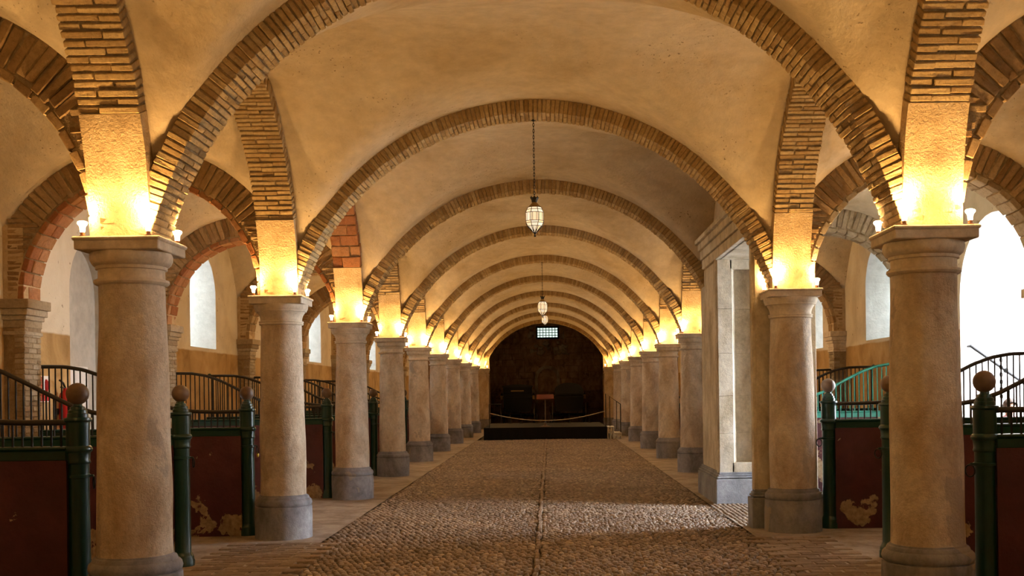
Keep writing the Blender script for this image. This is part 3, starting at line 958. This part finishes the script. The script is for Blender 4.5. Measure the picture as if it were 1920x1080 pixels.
# ------------------------------------------------------------------ stall posts and partitions
RAIL = [(3.20, 1.365), (3.55, 1.365), (3.80, 1.375), (4.0, 1.405), (4.2, 1.475), (4.4, 1.575), (4.6, 1.68), (4.8, 1.78), (5.0, 1.85), (5.2, 1.885), (5.4, 1.89), (5.62, 1.89)]
def rail_z(x):
    for (a, za), (b, zb_) in zip(RAIL, RAIL[1:]):
        if x <= b: return za + (zb_ - za) * (x - a) / (b - a)
    return RAIL[-1][1]
bar_me = MB().lathe([(.0085, 0), (.0085, 1)], (0, 0, 0), 8).mesh('baluster', 'iron', 40)
bar_daylit = MB().lathe([(.0085, 0), (.0085, 1)], (0, 0, 0), 8).mesh('baluster', 'daylit', 40)
post_prof = [(.105, -.02), (.105, .06), (.098, .075), (.10, .09), (.09, .11), (.082, .125), (.076, .14), (.074, .5), (.072, 1.0), (.073, 1.07), (.080, 1.075), (.083, 1.085), (.078, 1.10), (.082, 1.15), (.092, 1.16), (.097, 1.175), (.092, 1.19), (.080, 1.20), (.080, 1.365), (.088, 1.37), (.096, 1.38), (.094, 1.395), (.072, 1.40), (.071, 1.425), (.064, 1.43), (.063, 1.45), (.052, 1.455), (.048, 1.475), (.032, 1.48), (.028, 1.50)]
PM = {}
PM['post'] = MB().lathe(post_prof, (0, 0, 0), 28).mesh('post_shaft', 'green', 40)
PM['ball'] = MB().sphere((0, 0, 0), .078, 28, 16).mesh('ball_finial', 'ball', 180)
rp = MB(); rp.tube([(0, .0 + .042 * math.sin(a), -.042 + .042 * math.cos(a)) for a in [2 * PI * i / 18 for i in range(18)]], .006, 6, True)
PM['ring'] = rp.mesh('tie_ring', 'iron', 180)
sb = MB().lathe([(.078, -.012), (.084, -.010), (.084, .010), (.078, .012)], (0, 0, 0), 24); sb.box(-.006, .006, 0, 0, 0, 0)
sb = MB().lathe([(.078, -.012), (.083, -.010), (.083, .010), (.078, .012)], (0, 0, 0), 24); sb.tube([(.07, 0, 0), (.105, 0, .004), (.108, 0, -.008)], .007, 6)
PM['band'] = sb.mesh('ring_band', 'green', 40)
PPOS = [9.86 - 2.0 + 2.24 * k - 0.0 for k in range(0, 16)]
PPOS = [7.92 + 2.21 * k for k in range(0, 16)]
def post(i, y, side, where):
    sx = -1 if side == 'left' else 1
    t = thing('stall_post', f'dark green iron stall post with brown ball finial, {where} on the {side}', 'post', (sx * POSTX, y, 0), 'ball-topped stall posts')
    link('post_shaft', PM['post'], t, (sx * POSTX, y, 0))
    link('ball_finial', PM['ball'], t, (sx * POSTX, y, 1.566))
    b = link('ring_band', PM['band'], t, (sx * POSTX, y, .985)); b.rotation_euler.z = PI if side == 'right' else 0
    r_ = bpy.data.objects.new('tie_ring', PM['ring']); COL.objects.link(r_); r_.parent = b; r_.location = (.108, 0, -.004); r_.rotation_euler.z = .5
def partition(i, y, side, where, daylit=False):
    sx = -1 if side == 'left' else 1
    lab = f'{"daylit" if daylit else "maroon"} stall partition with curved iron railing, {where} on the {side}'
    t = thing('stall_partition', lab, 'partition', (sx * 4.4, y, 0), 'stall partitions')
    def X(a, b): return sorted((sx * a, sx * b))
    a, b_ = X(POSTX + .05, WALLX - .01)
    q = MB(); nx, nz_ = 26, 14
    for s2 in (-1, 1):
        P = []
        for k in range(nx):
            for j in range(nz_):
                x = a + (b_ - a) * k / (nx - 1); z = -.01 + 1.11 * j / (nz_ - 1)
                P.append((x, y + s2 * (.085 + .012 * noise.noise(Vector((x * 3, y, z * 3)))), z))
        q.grid(P, nx, nz_, s2 > 0)
    xe = sx * (POSTX + .05)
    q.add([(xe, y - .085, 0), (xe, y + .085, 0), (xe, y + .085, 1.1), (xe, y - .085, 1.1)], [(0, 1, 2, 3)])
    q.obj('wall_panel', 'maroon', t, 180)
    g = 'daylit' if daylit else 'green'
    q = MB(); q.box(a, b_, y - .075, y + .075, 1.09, 1.175, .012); q.box(a, b_, y - .085, y + .085, 1.17, 1.195, .010); q.obj('cap_beam', g, t)
    path = []
    for k in range(50):
        x = POSTX + .02 + (5.60 - POSTX - .02) * k / 49; path.append((sx * x, y, rail_z(x)))
    MB().tube(path, .021, 10).obj('handrail', g if daylit else 'railtop', t, 60)
    MB().sphere((sx * 5.62, y, 1.895), .036, 12, 8).obj('rail_end_knob', g, t, 180)
    nb = 34
    for k in range(nb):
        x = POSTX + .12 + (5.58 - POSTX - .12) * k / (nb - 1)
        o = link('baluster', bar_daylit if daylit else bar_me, t, (sx * x, y, 1.19)); o.scale = (1, 1, rail_z(x) - 1.195)
        if k == nb - 1: o.scale = (1.8, 1.8, o.scale[2])
SEEN = {0: 'nearest', 1: 'second', 2: 'third', 4: 'fourth', 5: 'fifth', 6: 'sixth', 7: 'seventh', 8: 'eighth', 9: 'ninth', 10: 'tenth'}
for i in range(0, 11):
    if i == 3: continue
    for side in SIDES:
        y = PPOS[i] + (0 if side == 'left' else -.03)
        wh = SEEN[i] + ' from the front'
        daylit = side == 'right' and i == 4  # faces the door, so its green paint is the brightened copy
        post(i, y, side, wh)
        partition(i, y, side, wh, daylit)
tg = MB(); tg.lathe([(.004, 0), (.013, .012), (.015, .03), (.009, .055), (.003, .06)], (-POSTX + .115, PPOS[2] - .01, .86), 8)
tag(tg.obj('yellow_tag', 'yellow', None, 60), 'small yellow tag hanging from the ring of the third left post', 'tag')

# ------------------------------------------------------------------ reflector bulbs on the capitals
BM = {}
BM['glass'] = MB().lathe([(.012, 0), (.016, .006), (.018, .030), (.021, .042), (.031, .054), (.034, .062), (.031, .070), (.020, .075), (.002, .076)], (0, 0, 0), 16).mesh('bulb_glass', 'bulb', 180)
BM['socket'] = MB().lathe([(.022, 0), (.022, .008), (.015, .010), (.015, .030), (.012, .032)], (0, 0, 0), 14).mesh('socket', 'copper', 40)
LD = bpy.data.lights.new('uplight', 'SPOT'); LD.energy = BULB_W; LD.color = (1.0, .57, .19); LD.spot_size = math.radians(165); LD.spot_blend = .6; LD.shadow_soft_size = .03
LP = bpy.data.lights.new('bulb_glow', 'POINT'); LP.energy = 12.5; LP.color = (1.0, .57, .19); LP.shadow_soft_size = .035
LP2 = LP.copy(); LP2.energy = LP.energy * 2
def bulbs(n, side):
    sx = -1 if side == 'left' else 1
    nm = ('the ' + ORD[n] + ' ' + side + ' column') if n >= 1 else f'the {side} column beside the viewer, lit out of view for the near shafts'
    if n == 10: nm = f'the {side} end pilaster'
    if side == 'right' and n == 3: return
    x, y = sx * HW(n), ZN(n)
    if n == 10: x = sx * 2.72
    for (ox, oy, wh) in ((-.235, -.235, 'aisle-side front'), (.205, -.25, 'nave-side front'), (.235, .235, 'nave-side rear'), (-.235, .235, 'aisle-side rear')):
        if n == 10 and oy > 0: continue
        px, py = x - sx * ox, y + oy
        t = thing('reflector_bulb', f'lit reflector bulb on the {wh} corner of {nm}', 'bulb', (px, py, H), 'reflector bulbs on the capitals')
        link('socket', BM['socket'], t, (px, py, H)); link('bulb_glass', BM['glass'], t, (px, py, H + .03))
        l = bpy.data.objects.new('uplight', LD); COL.objects.link(l); l.parent = t
        l.location = (0, 0, .145); l.rotation_euler = (PI, 0, 0)
        if n >= 5 and oy > 0: continue
        l = bpy.data.objects.new('bulb_glow', LP2 if n >= 5 else LP); COL.objects.link(l); l.parent = t; l.location = (0, 0, .15)
for n in range(0, NLAST + 1):
    for side in SIDES:
        bulbs(n, side)  # bulbs beside the viewer are unseen extras that brighten the nearest shafts

# ------------------------------------------------------------------ hanging lanterns
def lantern(y, zb, top, sc, lab):
    t = thing('hanging_lantern', lab, 'lantern', (0, y, zb), 'glass lanterns hanging along the nave')
    def P(r, z, k, off=0.0):
        a = 2 * PI * (k + off) / 8 + PI / 8; return Vector((r * sc * math.cos(a), y + r * sc * math.sin(a), zb + z * sc))
    tiers = [(.020, .055), (.095, .135), (.118, .175), (.120, .20), (.120, .305), (.104, .345), (.088, .375)]
    fr = MB()
    for k in range(8):
        for (r0, z0), (r1, z1) in zip(tiers, tiers[1:]): fr.tube([P(r0, z0, k), P(r1, z1, k)], .0045 * sc, 5)
        for (r, z) in tiers: fr.tube([P(r, z, k), P(r, z, k + 1)], .0042 * sc, 5)
    fr.obj('lantern_frame', 'iron', t)
    for k in range(8):
        for (r0, z0), (r1, z1) in zip(tiers, tiers[1:]):
            v = [P(r0, z0, k), P(r0, z0, k + 1), P(r1, z1, k + 1), P(r1, z1, k)]
            c = sum(v, Vector()) / 4; v = [c + (p - c) * .985 for p in v]
            nrm = (v[1] - v[0]).cross(v[2] - v[0]).normalized() * .003
            w_ = [p - nrm for p in v]
            MB().add(v + w_, [(0, 1, 2, 3), (7, 6, 5, 4), (0, 4, 5, 1), (1, 5, 6, 2), (2, 6, 7, 3), (3, 7, 4, 0)]).obj('pane', 'pane', t)
        # upright inner bars of the large middle panes
        a_, b_ = P(.120, .20, k, .22), P(.120, .305, k, .22)
    bars = MB()
    for k in range(8):
        for s_ in (.24, .76):
            p0 = P(.1205, .20, k).lerp(P(.1205, .20, k + 1), s_); p1 = P(.1205, .305, k).lerp(P(.1205, .305, k + 1), s_)
            bars.tube([p0, p1], .0034 * sc, 5)
            p0 = P(.022, .055, k).lerp(P(.022, .055, k + 1), s_); p1 = P(.0965, .135, k).lerp(P(.0965, .135, k + 1), s_)
            bars.tube([p0, p1], .003 * sc, 5)
    bars.obj('pane_bars', 'iron', t)
    MB().lathe([(.088 * sc, .375 * sc), (.06 * sc, .405 * sc), (.036 * sc, .43 * sc), (.032 * sc, .45 * sc)], (0, y, zb), 16).obj('dome', 'brass', t, 40)
    cr = MB(); n = 24; v = []
    for (r, z) in ((.034, .435), (.040, .47), (.058, .505)):
        for k in range(n):
            a = 2 * PI * k / n; zz = z + (.016 if (r > .05 and k % 3 == 0) else (-.006 if r > .05 else 0)); v.append((r * sc * math.cos(a), y + r * sc * math.sin(a), zb + zz * sc))
    cr.add(v, [(i * n + k, i * n + (k + 1) % n, (i + 1) * n + (k + 1) % n, (i + 1) * n + k) for i in range(2) for k in range(n)])
    cr.lathe([(.034 * sc, .435 * sc), (.03 * sc, .48 * sc), (.006 * sc, .50 * sc)], (0, y, zb), 12)
    cr.obj('crown', 'iron', t)
    MB().lathe([(.004 * sc, 0), (.014 * sc, .006 * sc), (.014 * sc, .016 * sc), (.006 * sc, .022 * sc), (.010 * sc, .04 * sc), (.022 * sc, .052 * sc), (.022 * sc, .058 * sc)], (0, y, zb), 12).obj('finial', 'iron', t, 40)
    z = zb + .495 * sc; ch = MB(); k = 0
    while z < top:
        pts = []
        for i in range(10):
            a = 2 * PI * i / 10; u = .008 * math.cos(a); zz = .022 * math.sin(a)
            pts.append((u if k % 2 else 0, y + (0 if k % 2 else u), z + .02 + zz))
        ch.tube(pts, .0035, 5, True); z += .034; k += 1
    ch.obj('chain', 'iron', t)
    MB().lathe([(.03, -.012), (.03, 0), (.012, -.02)][::-1], (0, y, top + .02), 12).obj('ceiling_hook', 'iron', t)
lantern(12.26, 3.235, 4.50, .86, 'glass lantern hanging on a chain in the foreground, largest of the three')
lantern(25.66, 3.24, 4.50, .98, 'glass lantern hanging on a chain midway down the nave, middle of the three')
lantern(39.1, 3.84, 4.50, .98, 'glass lantern furthest down the nave, just below the middle one in view')

# ------------------------------------------------------------------ stage at the far end
SY0, SY1, SZ = 36.5, 42.0, .40
t = thing('low_stage', 'low black stage with cloth skirt across the end of the nave', 'stage', (0, (SY0 + SY1) / 2, 0))
MB().box(-2.02, 1.98, SY0 + .01, SY1, SZ - .05, SZ, .01).obj('deck', 'black', t)
sk = MB(); P = []
for i in range(161):
    x = -2.03 + 4.02 * i / 160
    for j in range(5):
        P.append((x, SY0 - .012 * (1 - j / 4) * (1 + math.sin(x * 21) + .5 * math.sin(x * 47)), .005 + (SZ - .005) * j / 4))
sk.grid(P, 161, 5); sk.box(-2.03, -2.01, SY0, SY1, .005, SZ); sk.box(1.97, 1.99, SY0, SY1, .005, SZ)
sk.obj('skirt', 'black', t, 180)
t = thing('stage_steps', 'small two-tread steps with pale frames at the right end of the stage', 'steps', (2.2, 36.8, 0))
for (x0, x1, z0) in ((2.0, 2.22, .40), (2.22, 2.46, .20)):
    q = MB(); q.box(x0, x1, 36.52, 37.2, z0 - .035, z0, .004); q.obj('tread', 'white', t)
    for yy in (36.54, 37.16):
        q = MB()
        for xx in (x0 + .015, (x0 + x1) / 2, x1 - .015): q.box(xx - .012, xx + .012, yy - .015, yy + .015, 0, z0 - .03)
        q.box(x0, x1, yy - .015, yy + .015, z0 * .45, z0 * .45 + .025); q.obj('step_frame', 'white', t)
t = thing('stage_handrail', 'black metal handrail sloping down beside the stage steps', 'handrail', (2.2, 36.6, 0))
rr = MB(); rr.tube([(1.96, 36.6, SZ), (1.96, 36.6, 1.47), (2.44, 36.6, 1.12), (2.44, 36.6, .0)], .016, 8); rr.obj('rail', 'iron', t)
for (xx, zt) in ((2.09, 1.375), (2.31, 1.215)):
    MB().tube([(xx, 36.6, .3), (xx, 36.6, zt)], .012, 6).obj('post', 'iron', t)
t = thing('stage_guard_rail', 'small black guard rail at the left end of the stage', 'handrail', (-1.85, 37.0, SZ))
MB().tube([(-1.5, 37.4, 1.16), (-1.87, 37.0, 1.16), (-1.87, 37.0, SZ)], .014, 8).obj('rail', 'iron', t)
MB().tube([(-1.87, 37.0, .78), (-1.5, 37.4, .78)], .011, 6).obj('lower_rail', 'iron', t)
pts = []
for i in range(33):
    k = i / 32; pts.append((lerp(-1.85, 1.94, k), 37.0 - .1 * math.sin(PI * k), .87 - .27 * (1 - (2 * k - 1) ** 2) + .02 * k))
tag(MB().tube(pts, .014, 8).obj('barrier_rope', 'rope', None, 180), 'pale rope hanging in a long sag across the front of the stage', 'rope')
t = thing('sign_stand', 'slim stand with tilted reddish panel in the middle of the stage', 'stand', (-.02, 36.95, SZ))
MB().tube([(-.02, 36.95, SZ + .02), (-.02, 36.95, 1.36)], .018, 8).obj('pole', 'wood', t)
q = MB(); q.add([(-.3, 36.80, 1.33), (.26, 36.80, 1.33), (.26, 37.0, 1.47), (-.3, 37.0, 1.47), (-.3, 36.82, 1.30), (.26, 36.82, 1.30), (.26, 37.02, 1.44), (-.3, 37.02, 1.44)],
    [(0, 1, 2, 3), (7, 6, 5, 4), (0, 4, 5, 1), (1, 5, 6, 2), (2, 6, 7, 3), (3, 7, 4, 0)]); q.obj('panel', 'redwood', t)
q = MB(); q.lathe([(.19, 0), (.19, .02), (.06, .045), (.03, .12), (.018, .2)], (-.02, 36.95, SZ), 16); q.obj('base', 'wood', t, 40)
for i, x in enumerate((-1.35, -.95, -.35, .15, .85, 1.6)):
    t = thing('rope_post', f'short black post at the back of the stage, {ORD[i + 1]} from the left', 'post', (x, 41.6, SZ), 'short posts at the back of the stage')
    MB().tube([(x, 41.6, SZ + .01), (x, 41.6, SZ + .33)], .014, 8).obj('pole', 'iron', t)
    MB().lathe([(.07, 0), (.07, .012), (.02, .025)], (x, 41.6, SZ), 14).obj('foot', 'iron', t)

# ------------------------------------------------------------------ carriages
def wheel(t, c, r, nspk=12):
    w_ = thing_part('wheel', t, c)
    tr = MB(); tr.tube([(c[0], c[1] + r * math.cos(a), c[2] + r * math.sin(a)) for a in [2 * PI * i / 28 for i in range(28)]], .026, 7, True)
    tr.obj_at('tyre', 'wheelgrey', w_, c)
    hb = MB(); hb.tube([(c[0] - .09, c[1], c[2]), (c[0] + .09, c[1], c[2])], .05, 12); hb.obj_at('hub', 'black_gloss', w_, c)
    for i in range(nspk):
        a = 2 * PI * i / nspk
        MB().tube([c, (c[0], c[1] + r * math.cos(a), c[2] + r * math.sin(a))], [.018, .013], 5).obj_at('spoke', 'wheelgrey', w_, c)
def thing_part(name, t, c):
    o = bpy.data.objects.new(name, None); COL.objects.link(o); o.parent = t; o.empty_display_size = .1
    pw = t['_w']; o.location = (c[0] - pw[0], c[1] - pw[1], c[2] - pw[2]); return o
def obj_at(s, name, mt, parent, c, smooth=0):
    me = s.mesh(name, mt, smooth); o = bpy.data.objects.new(name, me); COL.objects.link(o); o.parent = parent
    o.location = (-c[0], -c[1], -c[2]); return o
MB.obj_at = obj_at
def carriage(cx, lab, hood):
    y0 = 52.4; y1 = 54.6
    t = thing('horse_carriage', lab, 'carriage', (cx, (y0 + y1) / 2, 0))
    hw = .66
    # coach body, narrower towards the bottom
    prof = [(.56, .62), (.62, .70), (.65, .95), (hw, 1.15), (hw, 1.50)]
    b = MB(); P = []
    for (h, z) in prof:
        for (x, y) in ((-h, y0 + .0), (h, y0), (h, y1 - .5), (-h, y1 - .5)): P.append((cx + x, y, z))
    f = [(i * 4 + k, i * 4 + (k + 1) % 4, (i + 1) * 4 + (k + 1) % 4, (i + 1) * 4 + k) for i in range(4) for k in range(4)] + [(3, 2, 1, 0), (16, 17, 18, 19)]
    b.add(P, f).obj('body', 'black_gloss', t)
    if hood:
        P = []; m = 17
        for yy in (y0 - .05, y0 + .9, y1 - .6):
            for i in range(m):
                a = PI * i / (m - 1); P.append((cx - .68 * math.cos(a) * 1.0, yy, 1.42 + .56 * math.sin(a) ** .6))
        h = MB().grid(P, 3, m); h.add([P[i] for i in range(m)], [tuple(range(m))]); h.obj('hood', 'leather', t, 60)
        q = MB(); q.box(cx - .60, cx + .60, y0 - .08, y0 - .04, 1.38, 1.46, .01); q.obj('hood_strap', 'black_gloss', t)
    else:
        P = []; m = 13
        for yy in (y0 - .06, y1 - .45):
            for i in range(m):
                x = -.70 + 1.40 * i / (m - 1); P.append((cx + x, yy, 1.86 + .07 * math.cos(x / .7 * PI / 2)))
            for i in range(m):
                x = .70 - 1.40 * i / (m - 1); P.append((cx + x, yy, 1.80))
        MB().grid(P, 2, 2 * m).add([P[i] for i in range(2 * m)], [tuple(range(2 * m))]).obj('roof', 'leather', t)
        q = MB(); q.box(cx - .66, cx + .66, y0, y1 - .5, 1.50, 1.82, .01); q.obj('upper_body', 'black_gloss', t)
        q = MB(); q.box(cx - .30, cx + .30, y0 - .012, y0 + .01, 1.60, 1.655, .006); q.obj('rear_window', 'brass', t)
    q = MB(); q.box(cx - .70, cx + .70, y0 - .02, y0 + .02, 1.30, 1.345, .008); q.obj('waist_moulding', 'leather', t)
    for sg in (-1, 1):
        l = MB(); lx = cx + sg * .74
        l.box(lx - .055, lx + .055, y0 + .15, y0 + .26, 1.22, 1.42, .012); l.obj('lamp', 'brass', t)
        l = MB(); l.lathe([(.07, 1.42), (.03, 1.48), (.012, 1.53)], (lx, y0 + .205, 0), 10); l.obj('lamp_cap', 'black_gloss', t)
        wheel(t, (cx + sg * .78, y0 + .35, .52), .50, 14); wheel(t, (cx + sg * .74, y1 + .1, .42), .40, 12)
        sp_ = MB(); sp_.tube([(cx + sg * .42, y0 + .0, .55), (cx + sg * .42, y0 + .4, .46), (cx + sg * .42, y0 + .9, .58)], .025, 6); sp_.obj('spring', 'iron', t)
        MB().box(cx + sg * .62 - .12, cx + sg * .62 + .12, y0 + .8, y0 + 1.1, .45, .475).obj('footboard', 'iron', t)
    q = MB(); q.tube([(cx - .78, y0 + .35, .52), (cx + .78, y0 + .35, .52)], .03, 8); q.tube([(cx - .74, y1 + .1, .42), (cx + .74, y1 + .1, .42)], .03, 8); q.tube([(cx, y0 + .35, .52), (cx, y1 + .1, .45)], .03, 8)
    q.obj('undercarriage', 'iron', t)
    q = MB(); q.box(cx - .45, cx + .45, y1 - .5, y1 + .1, 1.15, 1.25, .02); q.box(cx - .45, cx + .45, y1 - .05, y1 + .02, 1.25, 1.75, .02); q.obj('driver_seat', 'leather', t)
carriage(-1.38, 'black closed carriage with brass lamps parked at the far end, on the left', False)
carriage(1.03, 'black carriage with rounded grey hood parked at the far end, on the right', True)

# ------------------------------------------------------------------ small things on the aisle walls and by the right door
t = thing('fire_extinguisher', 'red fire extinguisher hung on the left wall behind the railings', 'extinguisher', (-5.56, 13.18, 1.18))
c = (-5.56, 13.18, 1.18)
MB().lathe([(.06, 0), (.075, .015), (.075, .36), (.06, .42), (.028, .45), (.024, .48)], c, 20).obj('cylinder', 'red', t, 50)
q = MB(); q.tube([(c[0], c[1], c[2] + .48), (c[0] + .0, c[1] - .06, c[2] + .54), (c[0], c[1] - .15, c[2] + .57)], .012, 6); q.tube([(c[0], c[1], c[2] + .48), (c[0], c[1] - .12, c[2] + .49)], .01, 6); q.obj('lever', 'iron', t)
MB().tube([(c[0] + .03, c[1], c[2] + .46), (c[0] + .10, c[1] + .06, c[2] + .40), (c[0] + .10, c[1] + .08, c[2] + .2), (c[0] + .08, c[1] + .07, c[2] + .08)], .011, 8).obj('hose', 'iron', t, 180)
MB().box(-5.66, -5.62, 13.1, 13.26, 1.35, 1.42).obj('bracket', 'iron', t)
t = thing('wall_sign', 'small red and white safety sign on the left wall beside the brick pilaster', 'sign', (-5.64, 12.85, 1.55))
MB().box(-5.665, -5.65, 12.72, 12.98, 1.50, 1.80, .003).obj('plate', 'white', t)
q = MB()
q.box(-5.651, -5.647, 12.73, 12.97, 1.51, 1.60); q.box(-5.651, -5.647, 12.73, 12.77, 1.6, 1.79); q.lathe([(.02, 1.62), (.03, 1.66), (.03, 1.73), (.012, 1.76)], (-5.648, 12.87, 0), 10); q.obj('print', 'red', t)
rr = MB(); rr.tube([(5.72, 14.86, 2.08), (6.50, 14.80, 1.50), (6.80, 14.78, 1.27)], .020, 8)
t = thing('door_handrail', 'dark iron handrail sloping across the bright right doorway', 'handrail', (5.75, 14.86, 0))
rr.obj('rail', 'iron', t)
MB().sphere((6.18, 14.825, 1.74), .035, 10, 8).obj('rail_knob', 'iron', t)
MB().tube([(6.72, 14.785, 1.33), (6.72, 14.785, -.38)], .018, 8).obj('rail_post', 'iron', t)
MB().tube([(5.74, 14.86, 2.07), (5.74, 14.98, 2.07)], .018, 8).obj('rail_bracket', 'iron', t)
ch = MB(); z = 1.86; k = 0
while z > 1.36:
    pts = []
    for i in range(10):
        a = 2 * PI * i / 10; u = .014 * math.cos(a); zz = .026 * math.sin(a)
        pts.append((5.09 + (u if k % 2 else 0), PPOS[2] - .06 + (0 if k % 2 else u), z + zz))
    ch.tube(pts, .005, 5, True); z -= .040; k += 1
tag(ch.obj('hanging_chain', 'iron'), 'iron chain hanging from the third right railing against the bright doorway', 'chain')

# person going down the steps outside the bright doorway; only the head shows above the partition
def person(x, y, zg, hgt):
    t = thing('person', 'person with brown hair and pink top behind the railing at the bright doorway', 'person', (x, y, zg))
    k = hgt / 1.68
    V = [(0, 0, .93), (0, 0, 1.10), (0, .01, 1.32), (0, 0, 1.43), (0, -.01, 1.50), (0, -.02, 1.57), (0, -.02, 1.63),
         (.17, .01, 1.36), (.21, .03, 1.10), (.20, -.06, .88), (.20, -.08, .80),
         (-.17, .01, 1.36), (-.21, .03, 1.10), (-.20, -.06, .88), (-.20, -.08, .80),
         (.09, 0, .86), (.10, -.03, .48), (.10, .02, .09), (.10, -.12, .04),
         (-.09, 0, .86), (-.10, .03, .48), (-.10, .06, .09), (-.10, -.08, .04)]
    E = [(0, 1), (1, 2), (2, 3), (3, 4), (4, 5), (5, 6), (2, 7), (7, 8), (8, 9), (9, 10), (2, 11), (11, 12), (12, 13), (13, 14), (0, 15), (15, 16), (16, 17), (17, 18), (0, 19), (19, 20), (20, 21), (21, 22)]
    Rr = [(.15, .11), (.125, .095), (.15, .10), (.055, .055), (.07, .085), (.078, .095), (.06, .075), (.06, .06), (.045, .045), (.035, .035), (.03, .02)]
    Rr = Rr + Rr[7:11] + [(.085, .085), (.058, .058), (.04, .04), (.035, .03)] * 2
    me = bpy.data.meshes.new('body'); me.from_pydata([(a * k, b * k, c * k) for a, b, c in V], E, []); me.materials.append(M['skin'])
    o = link('body', me, t, (x, y, zg)); md = o.modifiers.new('skin', 'SKIN'); md.use_smooth_shade = True
    for i, r_ in enumerate(Rr): me.skin_vertices[0].data[i].radius = (r_[0] * k, r_[1] * k)
    me.skin_vertices[0].data[0].use_root = True
    o.modifiers.new('subdivision', 'SUBSURF').levels = 2; o.modifiers['subdivision'].render_levels = 2
    hm = MB(); P = []
    for i in range(11):
        for j in range(20):
            a = PI * .62 * i / 10; b_ = 2 * PI * j / 20
            front = max(0, -math.sin(b_)); a2 = a * (1 - .45 * front)
            P.append((x + .098 * k * math.sin(a2) * math.cos(b_), y - .012 + .112 * k * math.sin(a2) * math.sin(b_), zg + (1.585 + .108 * math.cos(a2)) * k))
    hm.add(P, [(i * 20 + j, i * 20 + (j + 1) % 20, (i + 1) * 20 + (j + 1) % 20, (i + 1) * 20 + j) for i in range(10) for j in range(20)]); hm.obj('hair', 'hair', t, 180)
    MB().lathe([(.165 * k, .90 * k), (.15 * k, 1.05 * k), (.175 * k, 1.3 * k), (.15 * k, 1.40 * k), (.07 * k, 1.455 * k)], (x, y, zg), 20, .01).obj('shirt', 'shirt', t, 60)
    for sg in (-1, 1): MB().tube([(x + sg * .09 * k, y, zg + .92 * k), (x + sg * .10 * k, y, zg + .48 * k), (x + sg * .10 * k, y + .04 * k, zg + .08 * k)], [.105 * k, .085 * k, .065 * k], 12).obj('trouser_leg', 'trousers', t, 180)
    fc = MB(); fc.sphere((x, y - .115 * k, zg + 1.565 * k), .016 * k, 8, 6); fc.obj('nose', 'skin', t, 180)
    for sg in (-1, 1): MB().sphere((x + sg * .033 * k, y - .098 * k, zg + 1.592 * k), .009 * k, 8, 6).obj('eye', 'hair', t, 180)
    MB().box(x - .025 * k, x + .025 * k, y - .112 * k, y - .10 * k, zg + 1.522 * k, zg + 1.53 * k).obj('mouth', 'shirt', t)
person(6.03, 14.35, -.20, 1.57)

for o in list(bpy.data.objects):
    if '_w' in o: del o['_w']
